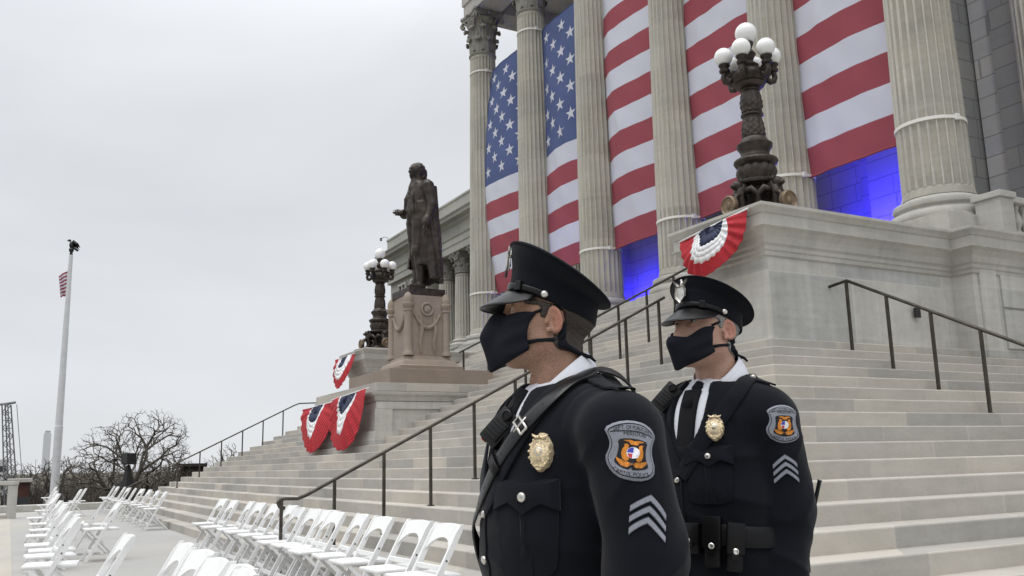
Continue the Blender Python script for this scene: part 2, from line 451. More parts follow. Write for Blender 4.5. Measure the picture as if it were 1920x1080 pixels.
# ---------------------------------------------------------------- podiums (pedestal walls of the lamps)
def podium(x_e, x_w, y_f, label, east=True):
    """near block: south face y_f, east face x_e, west face x_w; runs back to the portico"""
    root = empty('stone_podium', ((x_e+x_w)/2, y_f, 2.7), label, 'podium', 'lamp podiums beside the upper steps')
    o = Vector(((x_e+x_w)/2, y_f, 2.7))
    w = MB()
    sgn = 1 if east else -1
    xo = x_e if east else x_w          # the outer side, facing away from the steps
    xi = x_w if east else x_e
    yj = y_f+3.72                      # where the wider column pedestal starts
    jog = 0.34*sgn
    outl = [(xi, y_f), (xo, y_f), (xo, yj), (xo+jog, yj), (xo+jog, 26.0), (xi, 26.0)]
    if not east: outl = outl[::-1]
    w.prism([(a-o.x, b-o.y) for a, b in outl], -0.3, 1.22)
    # pilaster strip and panels beyond the jog
    for (ya, yb) in ((yj+0.12, yj+0.5),):
        xa, xb = sorted((xo+jog+0.003*sgn, xo+jog+0.035*sgn))
        w.box(xa-o.x, xb-o.x, ya-o.y, yb-o.y, -0.3, 1.2)
    for k in range(8):
        for zz in ((0.02, 0.6), (0.64, 1.14)):
            off = 0.0 if zz[0] < .3 else 0.35
            ya = yj+0.62+k*1.1-off*(k > 0); yb = yj+0.62+(k+1)*1.1-off-0.035
            xa, xb = sorted((xo+jog+0.003*sgn, xo+jog+0.028*sgn))
            w.box(xa-o.x, xb-o.x, ya-o.y, yb-o.y, zz[0], zz[1])
    w.build('wall', M_PODIUM, root)
    c = MB()
    prof = [(0.0, 1.10), (0.03, 1.12), (0.03, 1.17), (0.05, 1.19), (0.05, 1.24), (0.08, 1.27), (0.085, 1.30), (0.10, 1.36), (0.15, 1.43), (0.20, 1.47), (0.20, 1.485), (0.17, 1.49), (0.17, 1.63), (0.185, 1.64), (0.205, 1.68), (0.235, 1.72), (0.235, 1.76), (0.15, 1.785), (-0.5, 1.785)]
    p2 = [(xi, 26.0), (xi, y_f), (xo, y_f), (xo, yj), (xo+jog, yj), (xo+jog, 26.0)]
    if not east: p2 = p2[::-1]
    # outward is right of travel: going south then east then north keeps the wall on the left
    c.sweep([(a-o.x, b-o.y) for a, b in p2], prof)
    c.build('cornice', M_TRIM, root)
    t = MB(); t.prism([(a-o.x, b-o.y) for a, b in ([(xi+.14*sgn, y_f+.14), (xo-.14*sgn, y_f+.14), (xo-.14*sgn, yj+.14), (xo+jog-.14*sgn, yj+.14), (xo+jog-.14*sgn, 26), (xi+.14*sgn, 26)] if east else [(xi+.14*sgn, y_f+.14), (xo-.14*sgn, y_f+.14), (xo-.14*sgn, yj+.14), (xo+jog-.14*sgn, yj+.14), (xo+jog-.14*sgn, 26), (xi+.14*sgn, 26)][::-1])], 1.2, 1.789)
    t.build('top_slab', M_TRIM, root)
    return root
podium(-8.5, -9.95, 8.43, 'tall limestone podium with moulded cornice carrying the larger bronze lamp')
podium(-24.0, -25.6, 8.55, 'distant limestone podium behind the statue carrying the smaller bronze lamp', east=False)
b = MB(); b.bbox(-8.46, -8.43, 11.16, 11.28, 3.14, 3.28, .006)
tag(b.build('wall_fixture', plain('black_box', (.01,.01,.01), .5)), 'small black square fixture on the podium side wall', 'wall fixture')

# ---------------------------------------------------------------- portico
YC = 13.3; FLOOR = 4.88
CX = [-25.94, -22.6, -19.32, -16.0, -12.68, -9.37]
RB, RT = 0.56, 0.43
ZN, ZA = 15.0, 16.5       # neck and abacus top

def fluted(mb, r0, r1, z0, z1, nfl=24, seg=8, rings=14, cx=0, cy=0):
    P = []
    zs = [z0, z0+0.12] + [z0+0.16+(z1-z0-0.4)*k/rings for k in range(rings+1)] + [z1-0.16, z1-0.1]
    for z in zs:
        t = (z-z0)/(z1-z0); rr = r0+(r1-r0)*(t**1.35 if t > 0 else 0)
        if z < z0+0.1: rr *= 1.05
        row = []
        plainring = (z <= z0+0.13 or z >= z1-0.17)
        for k in range(nfl):
            for s in range(seg):
                a = 2*PI*(k+s/seg)/nfl
                u = s/seg
                d = 0.0
                if not plainring and 0.17 < u < 0.99:
                    d = 0.085*max(0, 1-((u-0.585)/0.42)**2)**.6
                row.append((cx+rr*(1-d)*math.cos(a), cy+rr*(1-d)*math.sin(a), z))
        P.append(row)
    mb.grid(P, closed_v=True)
    # weather-bleached arrises between the flutes get their own slot
    m0 = len(mb.m)-(len(P)-1)*nfl*seg
    for i in range(len(P)-1):
        for k in range(nfl*seg):
            if k % seg <= 1 and 1 < i < len(P)-3: mb.m[m0+i*nfl*seg+k] = 1

def capital(mb, r, z0, h, nleaf=8, detail=True):
    """Corinthian capital: bell, two rows of curled leaves, corner volutes, abacus"""
    bell = lambda t: r*(0.93+0.02*t+0.42*max(0, t-0.55)**1.6*2.2)
    mb.lathe([(r*1.0, z0-0.02), (r*1.10, z0+0.02), (r*1.10, z0+0.06), (r*0.97, z0+0.09)]+[(bell(k/10), z0+0.09+(h*0.80)*k/10) for k in range(11)], n=24)
    def leaf(a0, base, top, wid, curl):
        nu, nv = 9, 8
        P = []
        for j in range(nv+1):
            t = j/nv; row = []
            zz = z0+0.09+h*(base+(top-base)*min(1, t/0.82))
            rr = bell((base+(top-base)*t)/0.8)+0.03*r+0.10*r*t
            if t > 0.7:
                q = (t-0.7)/0.3
                rr += curl*r*math.sin(q*PI*0.62); zz -= h*0.075*q*q*1.3
            wv = wid*(0.62+0.55*math.sin(PI*min(1, t*0.9+0.12)))*(1 if t < 0.85 else max(0.25, 1-(t-0.85)*4.2))
            for i in range(nu):
                s = -1+2*i/(nu-1)
                lob = 1+0.20*math.cos(t*PI*7)*abs(s)**2
                ang = a0+s*wv*lob
                bulge = 0.06*r*(1-s*s)+0.028*r*math.cos(s*PI*2.5)
                row.append(((rr+bulge)*math.cos(ang), (rr+bulge)*math.sin(ang), zz-0.03*h*s*s))
            P.append(row)
        mb.grid(P); mb.grid([[(p[0]*0.95, p[1]*0.95, p[2]-0.01) for p in row] for row in P], flip=True)
    for k in range(nleaf): leaf(2*PI*k/nleaf, 0.0, 0.36, 0.33, 0.26)
    for k in range(nleaf): leaf(2*PI*(k+0.5)/nleaf, 0.05, 0.62, 0.31, 0.30)
    if detail:
        for k in range(4):
            a = PI/4+k*PI/2
            for s in (-1, 1):
                pts = []
                for q in range(26):
                    t = q/25
                    if t < 0.45:
                        w = t/0.45
                        rr = r*(1.0+0.62*w**1.4); zz = z0+0.09+h*(0.5+0.33*math.sin(w*PI/2)); da = s*(0.34*(1-w)+0.05)
                    else:
                        w = (t-0.45)/0.55; th = w*PI*3.1; rad = r*0.20*(1-0.75*w)
                        rr = r*1.55+rad*math.sin(th)*1.0+0.07*r; zz = z0+0.09+h*0.74+rad*math.cos(th); da = s*0.05
                    pts.append((rr*math.cos(a+da), rr*math.sin(a+da), zz))
                mb.tube(pts, [0.055*r+0.03*r*(1-q/25) for q in range(26)], n=6)
            # small inner scrolls and the flower on each face
            a2 = k*PI/2
            for s in (-1, 1):
                pts = []
                for q in range(16):
                    t = q/15; th = t*PI*2.6; rad = r*0.13*(1-0.7*t)
                    x_ = s*(0.16*r+rad*math.sin(th)*0.9); zz = z0+0.09+h*0.66+rad*math.cos(th)
                    rr = r*1.24
                    pts.append((rr*math.cos(a2)-x_*math.sin(a2), rr*math.sin(a2)+x_*math.cos(a2), zz))
                mb.tube(pts, 0.045*r, n=5)
            mb.ball((r*1.33*math.cos(a2), r*1.33*math.sin(a2), z0+h*0.93), r*0.15, 8, 6)
    # abacus: square with concave sides and clipped horns
    poly = []
    hw = r*1.28; 
    for k in range(4):
        a = -PI/4+k*PI/2
        c0 = Vector((math.cos(a), math.sin(a)))*hw*1.43; c1 = Vector((math.cos(a+PI/2), math.sin(a+PI/2)))*hw*1.43
        t_ = (c1-c0).normalized(); nrm = Vector((t_.y, -t_.x))
        for q in range(9):
            w = 0.05+0.9*q/8
            p = c0.lerp(c1, w) - nrm*(0.20*r*math.sin(PI*w))
            poly.append((p.x, p.y))
    mb.prism(poly, z0+h*0.88, z0+h*0.94)
    mb.prism([(x*1.06, y*1.06) for x, y in poly], z0+h*0.945, z0+h)

def col_base(mb, r, z):
    mb.lathe([(a, z+(b-z-.10)*.78) for a, b in [(r*1.42, z+0.16), (r*1.46, z+0.20), (r*1.47, z+0.27), (r*1.42, z+0.35), (r*1.30, z+0.365), (r*1.24, z+0.40), (r*1.20, z+0.45), (r*1.24, z+0.48), (r*1.29, z+0.49), (r*1.31, z+0.55), (r*1.28, z+0.61), (r*1.13, z+0.625), (r*1.09, z+0.66), (r*1.0, z+0.72)]], n=40)
    mb.bbox(-r*1.44, r*1.44, -r*1.44, r*1.44, z-.01, z+0.05, .008)

portico = empty('capitol_portico', (-17.66, YC, FLOOR), 'columned limestone portico of the capitol rising behind the flag banners', 'building')
PO = Vector((-17.66, YC, FLOOR))
def rel(mb_v): return mb_v
f = MB(); f.box(-26.9-PO.x, -10.05-PO.x, -0.87, 5.0, -0.5, 0.0)
f.build('floor', M_TRIM, portico)
colproto = None
for i, cx in enumerate(CX):
    if colproto is None:
        s = MB(); fluted(s, RB, RT, 0.47, ZN-FLOOR)
        colproto = s.build('column', [M_COLUMN, M_ARRIS], portico)
        colproto.location = (cx-PO.x, 0, 0)
        b = MB(); col_base(b, RB, 0.0); b.build('column_base', M_TRIM, colproto, smooth=True, sharp=35)
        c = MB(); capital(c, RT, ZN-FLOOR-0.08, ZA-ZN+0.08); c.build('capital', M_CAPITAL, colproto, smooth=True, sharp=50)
    else:
        c = copy_tree(colproto, portico); c.location = (cx-PO.x, 0, 0)
# entablature: ring beam round the portico, soffit open between
e = MB()
def beam(x0, x1, y0, y1):
    e.box(x0, x1, y0, y1, ZA-FLOOR, ZA-FLOOR+0.5)
    e.box(x0-.04, x1+.04, y0-.04, y1+.04, ZA-FLOOR+0.5, ZA-FLOOR+1.0)
xl, xr = CX[0]-PO.x-0.47, CX[-1]-PO.x+0.47
e.box(xl+.01, xr-.01, -0.46, 0.47, ZA-FLOOR+0.006, ZA-FLOOR+3.0)
e.box(xl+.01, xl+0.94, 0.472, 3.99, ZA-FLOOR+0.006, ZA-FLOOR+3.0)
e.box(xr-0.94, xr-.01, 0.472, 3.99, ZA-FLOOR+0.006, ZA-FLOOR+3.0)
ep = [(xl, 4.0), (xl, -0.47), (xr, -0.47), (xr, 4.0)]
e.sweep(ep, [(0, ZA-FLOOR), (0, ZA-FLOOR+0.45), (0.05, ZA-FLOOR+0.46), (0.05, ZA-FLOOR+0.9), (0.09, ZA-FLOOR+0.95), (0.14, ZA-FLOOR+1.05), (0.16, ZA-FLOOR+1.1), (0.08, ZA-FLOOR+1.12), (0.08, ZA-FLOOR+2.2), (0.2, ZA-FLOOR+2.35), (0.25, ZA-FLOOR+2.5), (0.6, ZA-FLOOR+2.6), (0.62, ZA-FLOOR+2.9), (0.75, ZA-FLOOR+3.1), (-0.6, ZA-FLOOR+3.1)])
# ceiling with a coffer frame
e.box(xl+0.94, xr-0.94, 0.47, 3.96, ZA-FLOOR+0.5, ZA-FLOOR+0.7)
for k in range(len(CX)-1):
    xa, xb = CX[k]-PO.x+0.5, CX[k+1]-PO.x-0.5
    e.box(xa, xb, 0.9, 1.05, ZA-FLOOR+0.35, ZA-FLOOR+0.499); e.box(xa, xb, 2.9, 3.05, ZA-FLOOR+0.35, ZA-FLOOR+0.499)
    e.box(xb, xb+1.0, 0.48, 3.95, ZA-FLOOR+0.12, ZA-FLOOR+0.497)
e.build('entablature', M_TRIM, portico)
# back wall of the portico: ashlar with piers behind the columns
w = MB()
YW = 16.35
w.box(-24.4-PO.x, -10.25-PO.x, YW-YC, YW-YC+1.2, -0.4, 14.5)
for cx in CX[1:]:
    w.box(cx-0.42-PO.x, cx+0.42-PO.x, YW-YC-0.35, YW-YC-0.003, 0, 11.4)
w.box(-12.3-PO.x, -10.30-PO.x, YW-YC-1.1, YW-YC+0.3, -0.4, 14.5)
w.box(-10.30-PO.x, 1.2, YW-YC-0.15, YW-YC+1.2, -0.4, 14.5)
w.build('portico_wall', M_ASHLAR_SHADED, portico)
# wall and fluted pilaster columns east of the portico
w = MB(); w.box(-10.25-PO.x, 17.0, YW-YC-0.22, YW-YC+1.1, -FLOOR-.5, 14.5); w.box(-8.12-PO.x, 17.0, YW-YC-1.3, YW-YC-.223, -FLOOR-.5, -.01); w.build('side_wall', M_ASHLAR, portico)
for k, cx in enumerate((-8.72, -5.3, -1.9)):
    s = MB(); fluted(s, 0.55, 0.48, 0.47, 10.6); q = s.build('engaged_column', [M_COLUMN, M_ARRIS], portico); q.location = (cx-PO.x, YW-YC-0.35, 0)
    bb = MB(); col_base(bb, 0.55, 0); bb.build('column_base', M_TRIM, q, smooth=True, sharp=35)

q = MB(); q.bbox(-10.3-PO.x, -8.50-PO.x, -1.05, 1.2, -.39, -.012, .01); q.build('column_pedestal', M_TRIM, portico)
# balustrade on the podium extension
bl = empty('stone_balustrade', (-8.2, 13.9, 4.5), 'stone balustrade with turned balusters right of the nearest column', 'balustrade')
pm = MB(); pm.bbox(-0.32, 0.1, -0.95, -0.62, 0, 0.56, 0.01); pm.bbox(-0.36, 0.14, -0.99, -0.58, 0.56, 0.66, 0.015)
pm.build('pedestal', M_TRIM, bl)
rm = MB(); rm.bbox(-0.22, 0.02, -0.58, 9, 0.54, 0.645, 0.02); rm.build('top_rail', M_TRIM, bl)
rm = MB(); rm.bbox(-0.22, 0.02, -0.60, 9, 0.0, 0.08, 0.01); rm.build('bottom_rail', M_TRIM, bl)
bprof = [(.05,0),(.055,.03),(.04,.06),(.05,.09),(.075,.15),(.082,.19),(.065,.27),(.04,.34),(.034,.38),(.05,.40),(.055,.44),(.05,.46)]
bm0 = MB(); bm0.lathe(bprof, 14); b0 = bm0.build('baluster', M_TRIM, bl, smooth=True, sharp=50); b0.location = (-0.1, -0.46, 0.08)
for k in range(1, 22):
    c = b0.copy(); COL.objects.link(c); c.location = (-0.1, -0.46+0.19*k, 0.08)

# blue flood lamps standing on the portico floor (lit in the photograph)
M_LAMPBODY = plain('black_fixture', (.015,.015,.017), .5)
M_BLUEGLASS, _t, _b = newmat('blue_lit_glass'); _b.inputs['Base Color'].default_value = (.02,.02,.8,1); _b.inputs['Emission Color'].default_value = (.02,.01,1,1); _b.inputs['Emission Strength'].default_value = 4
for (x, y, e_) in ((-21.3, 15.5, 2300), (-20.3, 15.5, 1400), (-11.9, 14.5, 1500), (-13.6, 15.5, 1600)):
    t = empty('flood_light', (x, y, FLOOR), 'black blue lit flood light on the portico floor at %s' % ('the wall below the third banner' if x < -15 else 'the wall below the nearest banner' if x > -13 else 'the wall behind the second banner'), 'flood light', 'blue flood lights on the portico floor')
    q = MB(); q.bbox(-.15, .15, -.08, .08, .05, .25, .015); q.box(-.17, -.15, -.03, .03, 0, .17); q.box(.15, .17, -.03, .03, 0, .17); q.build('housing', M_LAMPBODY, t)
    q = MB(); q.box(-.13, .13, .081, .085, .07, .23); q.build('lens', M_BLUEGLASS, t)
    ld = bpy.data.lights.new('flood_lamp', 'SPOT'); ld.energy = e_; ld.color = (.03, .02, 1); ld.spot_size = R(130 if x < -12 else 95); ld.spot_blend = .8; ld.shadow_soft_size = .1
    lo = bpy.data.objects.new('flood_lamp', ld); COL.objects.link(lo); lo.parent = t; lo.location = (0, .12, .18)
    lo.rotation_euler = Vector((0, .6, .75) if x > -12 else (-.05, .9, .25)).to_track_quat('-Z', 'Y').to_euler()

# ---------------------------------------------------------------- flag banners between the columns
M_FRED = plain('flag_red', (0.32, 0.065, 0.085), .85, noise=.06, nscale=1.2)
M_FWHITE = plain('flag_white', (0.62, 0.63, 0.70), .85, noise=.03, nscale=1.0)
M_FBLUE = plain('flag_blue', (0.075, 0.105, 0.24), .85, noise=.12, nscale=.7)
for _m in (M_FRED, M_FWHITE, M_FBLUE): # thin mesh fabric lets some light through
    t = _m.node_tree; b = t.nodes['Principled BSDF']; o = t.nodes['Material Output']
    tr = t.nodes.new('ShaderNodeBsdfTranslucent'); mxs = t.nodes.new('ShaderNodeMixShader'); mxs.inputs[0].default_value = .12
    lk = b.inputs['Base Color'].links
    if lk: t.links.new(lk[0].from_socket, tr.inputs[0])
    t.links.new(b.outputs[0], mxs.inputs[1]); t.links.new(tr.outputs[0], mxs.inputs[2]); t.links.new(mxs.outputs[0], o.inputs[0])
ZB, ZT = 6.62, 14.3
SH = (ZT-ZB)/13
def banner(i, label):
    xa, xb = CX[i]+0.30, CX[i+1]-0.30
    amp = (0.26, 0.22, 0.30, 0.16, 0.17)[i]
    slack = 0.0
    if i == 0: xa = CX[0]+0.36; xb = CX[1]-0.45
    def P(u, v, off=0):
        x = xa+(xb-xa)*u; z = ZB+(ZT-ZB)*v
        bil = amp*math.sin(PI*u**0.85)*(0.25+0.75*math.sin(PI*min(1, max(0, v*0.92+.06))))+0.03*math.sin(u*9+v*3+i*2)*math.sin(PI*v)+.012*math.sin(u*23+v*31+i)*math.sin(v*17-u*7)+.018*math.exp(-((u-.5-.3*math.sin(v*4+i))/.05)**2)
        y = YC+0.16-bil
        zz = z-0.10*math.sin(PI*u)*(1-abs(2*v-1))*0.3
        if v < 0.02: zz -= 0.0
        if i == 0:
            # the end banner swings out past its column towards the steps
            k = math.sin(PI*v)**0.8*(1-u)**1.2
            y -= 0.30*k; x += -0.05*k
            zz += -0.25*u*(1-v)*0.2
        return (x, y+off, zz)
    mb = MB(); nu = 30
    rows = 13*4
    for r_ in range(rows):
        s = r_//4                       # stripe from the bottom
        canton = (i < 2 and s >= 6)
        mb.mi = 2 if canton else (0 if s % 2 == 0 else 1)
        pts = [[P(c/nu, (r_+d)/rows) for c in range(nu+1)] for d in (0, 1)]
        mb.grid(pts, flip=False)
    # hem
    mb.mi = 0
    mb.tube([P(c/nu, 0.0, -0.01) for c in range(nu+1)], 0.022, 6)
    mb.mi = 2 if i < 2 else 0
    mb.tube([P(c/nu, 1.0, 0) for c in range(nu+1)], 0.015, 6)
    if i < 2:
        mb.mi = 1
        for rr in range(9):
            for cc in range(11):
                if (rr+cc) % 2: continue
                gx = (cc+1)/12; gy = 1-(rr+1)/10
                u = gx*2-i
                v = 6/13+gy*7/13
                if not 0.03 < u < 0.97: continue
                pts = []
                for k in range(10):
                    a = PI/2+k*PI/5; rad = 0.215 if k % 2 == 0 else 0.083
                    pts.append((u+rad*math.cos(a)/(xb-xa), v+rad*math.sin(a)/(ZT-ZB)))
                for off in (-0.006, 0.006):
                    vs = [P(u, v, off)]+[P(a, b_, off) for a, b_ in pts]
                    fs = [(0, 1+k, 1+(k+1) % 10) for k in range(10)]
                    mb.add(vs, fs if off < 0 else [f[::-1] for f in fs])
    o = mb.build('flag_banner', [M_FRED, M_FWHITE, M_FBLUE], smooth=True)
    tag(o, label, 'flag banner', 'flag strips hung between the columns')
    return o
banner(0, 'starred flag strip swinging out beside the farthest column with sky behind')
banner(1, 'starred flag strip between the second and third columns, blue above and stripes below')
banner(2, 'striped flag strip with a lit blue bay below it, behind the nearer capped officer')
banner(3, 'striped flag strip hanging behind the larger bronze lamp')
banner(4, 'widest red and white flag strip, left of the thick nearest column')
for i, cx in enumerate(CX):
    for hi in (0, 1):
        if hi and i > 1: continue
        z = (14.3, 6.64)[0 if hi else 1]
        t = (z-FLOOR-0.7)/(ZN-FLOOR-0.7); rr = (RB+(RT-RB)*t**1.35)*1.012
        mb = MB(); mb.lathe([(rr, z-0.03), (rr+.008, z-0.028), (rr+.008, z+0.028), (rr, z+0.03)], 40, (cx, YC, 0), caps=False)
        # ratchet end trailing
        mb.box(cx+rr-.02, cx+rr+.03, YC-.12, YC-.04, z-.05, z+.05)
        o = mb.build('strap', M_STRAP, smooth=True, sharp=40)
        names = ['farthest', 'second farthest', 'third farthest', 'third nearest', 'second nearest', 'nearest']
        tag(o, 'white strap round the %s column at the %s of the banners' % (names[i], 'top' if hi else 'foot'), 'strap', 'white tie straps round the columns')

# ---------------------------------------------------------------- long wing of the capitol
wing = empty('capitol_wing', (-46, 20, 0), 'lower side wing of the capitol with a row of columns behind the statue', 'building')
w = MB()
W = lambda x: x+46
w.box(W(-52.7), W(-27.5), 2.2, 9, -3.5, 15.15)                 # back wall
w.box(W(-52.7), W(-47.0), 0.25, 2.198, -3.5, 12.4)             # end pavilion
w.box(W(-47.0), W(-27.5), 0.0, 2.197, -3.5, 7.15)              # basement
w.build('wall', M_WING, wing)
e = MB()
e.sweep([(W(-52.7), 9), (W(-52.7), 0), (W(-27.5), 0)], [(-.4, 12.38), (0, 12.38), (0, 12.75), (.04, 12.77), (.04, 13.1), (.1, 13.15), (.12, 13.2), (.02, 13.22), (.02, 13.75), (.15, 13.85), (.2, 13.95), (.5, 14.0), (.52, 14.12), (.62, 14.22), (.62, 14.27), (0, 14.32), (0, 15.16), (.05, 15.18), (.05, 15.28), (-.4, 15.28)])
e.box(W(-52.29), W(-27.5), .399, 2.2, 12.39, 14.0)
e.build('cornice', M_WING, wing)
e = MB(); e.sweep([(W(-46.9), 0), (W(-27.5), 0)], [(0, 6.8), (.06, 6.85), (.06, 7.1), (.1, 7.15), (.1, 7.22), (-.3, 7.22)]); e.build('base_moulding', M_TRIM, wing)
wp = None
for k in range(8):
    x = -45.05+2.15*k
    if wp is None:
        s = MB(); fluted(s, .52, .45, .5, 4.1, rings=6, nfl=20, seg=6); wp = s.build('column', [M_COLUMN, M_ARRIS], wing); wp.location = (W(x), .62, 7.2)
        bb = MB(); bb.lathe([(.74, .1), (.76, .2), (.70, .28), (.64, .33), (.68, .4), (.64, .46), (.53, .52)], 24); bb.box(-.76, .76, -.76, .76, 0, .1); bb.build('column_base', M_TRIM, wp, smooth=True, sharp=35)
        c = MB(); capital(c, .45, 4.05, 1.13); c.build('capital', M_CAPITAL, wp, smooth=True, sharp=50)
    else:
        c = copy_tree(wp, wing); c.location = (W(x), .62, 7.2)
M_GLASS = plain('dark_window', (.03, .035, .04), .12, spec=.8)
for (x, z0, z1) in ((-50.6, 10.3, 12.0), (-50.6, 7.6, 9.6), (-48.6, 10.3, 12.0)):
    fr = MB()
    for (a, b_, c_, d) in ((-.62, -.5, z0, z1), (.5, .62, z0, z1), (-.62, .62, z0-.12, z0), (-.62, .62, z1, z1+.12), (-.05, .05, z0, z1)):
        fr.box(W(x)+a, W(x)+b_, .12, .246, c_, d)
    wo = fr.build('window', M_TRIM, wing)
    gq = MB(); gq.box(W(x)-.5, W(x)+.5, .22, .247, z0, z1); gq.build('pane', M_GLASS, wo)
for k in range(6):
    x = -43.97+2.15*k
    fr = MB(); fr.box(W(x)-.45, W(x)+.45, 2.1, 2.196, 8.2, 11.2); wo = fr.build('window', M_GLASS, wing)
# camera mast on the wing roof
cm = MB(); cm.tube([(-52.6, 20.1, 15.2), (-52.75, 20, 15.5), (-53.0, 19.9, 15.56), (-53.3, 19.8, 15.54)], .018, 6)
cm.ball((-53.3, 19.8, 15.42), .075, 10, 8); cm.lathe([(.06, 15.47), (.085, 15.5), (.085, 15.54), (.02, 15.57)], 10, (-53.3, 19.8, 0))
tag(cm.build('security_camera', plain('grey_plastic', (.12, .12, .125), .5), smooth=True, sharp=40), 'small dome security camera on an arm at the roof corner of the wing', 'security camera')
# ================================================================ statue and its pedestal
ped = empty('statue_pedestal', (-18.6, 7.5, 1.7), 'brown granite pedestal with corner colonnettes and garlands on a limestone ledge amid the steps', 'pedestal')
po = Vector((-18.6, 7.5, 1.7))
def PB(x0, x1, y0, y1, z0, z1): return (x0-po.x, x1-po.x, y0-po.y, y1-po.y, z0-po.z, z1-po.z)
m = MB()
m.bbox(*PB(-20.9, -17.16, 6.29, 10.6, .9, 2.62), .01)
m.box(*PB(-20.95, -17.10, 6.23, 10.6, .9, 1.93))
for a, b_ in ((6.26, 6.62), (8.05, 8.2)):
    m.box(*PB(-17.156, -17.125, a, b_, 1.9, 2.358))
m.box(*PB(-17.156, -17.122, 6.28, 9.5, 2.36, 2.5))
m.build('ledge_wall', M_PODIUM, ped)
m = MB()
m.sweep([(-20.9-po.x, 9.0-po.y), (-20.9-po.x, 6.29-po.y), (-17.16-po.x, 6.29-po.y), (-17.16-po.x, 8.35-po.y)], [(0, .8), (.03, .82), (.05, .9), (.1, .94), (.11, .98), (.11, 1.0), (-.4, 1.01)])
m.build('ledge_moulding', M_TRIM, ped)
m = MB(); m.bbox(*PB(-21.2, -17.12, 6.27, 10.8, 2.711, 2.88), .008); m.build('ledge_top', M_STEP, ped)
m = MB(); m.bbox(*PB(-19.85, -17.3, 6.62, 8.98, 2.881, 3.20), .01); m.build('plinth', M_PLINTH, ped)
m = MB()
cx0, cx1, cy0, cy1 = -18.84, -17.9, 7.27, 8.15
m.sweep([(a-po.x, b_-po.y) for a, b_ in ((cx0, cy0), (cx1, cy0), (cx1, cy1), (cx0, cy1))], [(.28, 1.503), (.28, 1.6), (.2, 1.63), (.17, 1.70), (.08, 1.76), (.06, 1.82), (0, 1.84), (0, 3.1)], closed=True)
m.box(*PB(cx0+.02, cx1-.02, cy0+.02, cy1-.02, 3.3, 4.79))
m.box(*PB(cx0, cx1, cy0, cy1, 4.802, 4.86))
# garlands and carved wreath
def garl(p0, p1, n_, sag, r_):
    pts = []; rs = []
    for k in range(13):
        t = k/12; p = Vector(p0).lerp(Vector(p1), t); p.z -= sag*4*t*(1-t); pts.append(p); rs.append(r_*(.6+.7*4*t*(1-t)*.6+.18*math.cos(k*2.6)))
    m.tube(pts, rs, 7)
xe, ys_ = cx1-po.x+.02, cy0-po.y-.02
garl((xe, cy0-po.y+.14, 2.75), (xe, cy1-po.y-.14, 2.75), 0, .30, .045)
garl((cx0-po.x+.14, ys_, 2.75), (cx1-po.x-.14, ys_, 2.75), 0, .30, .045)
m.tube([(xe, (cy0+cy1)/2-po.y+.13*math.cos(a*PI/8), 2.86+.13*math.sin(a*PI/8)) for a in range(17)], .03, 6)
m.ball((xe, (cy0+cy1)/2-po.y, 2.86), (.03, .09, .09), 10, 6)
for yy in (cy0+.28, cy1-.28):
    m.tube([(xe-.005, yy-po.y, 2.7), (xe, yy-po.y+.03, 2.4), (xe-.005, yy-po.y-.02, 2.1), (xe-.01, yy-po.y+.02, 1.9)], [.03, .05, .04, .02], 6)
m.build('die', M_PINK, ped, smooth=True, sharp=35)
c0 = None
for (x, y) in ((cx1, cy0), (cx1, cy1), (cx0, cy0), (cx0, cy1)):
    if c0 is None:
        q = MB(); q.lathe([(.12, 0), (.12, .05), (.1, .08), (.085, .12), (.08, 1.08), (.1, 1.1), (.1, 1.13), (.085, 1.15), (.11, 1.2), (.13, 1.24), (.13, 1.28), (.1, 1.3), (.105, 1.36), (.1, 1.44), (.06, 1.52), (.02, 1.56)], 14)
        c0 = q.build('colonnette', M_PINK, ped, smooth=True, sharp=40); c0.location = (x-po.x, y-po.y, 1.84); c0.scale = (1, 1, .88)
    else:
        c = c0.copy(); COL.objects.link(c); c.location = (x-po.x, y-po.y, 1.84)

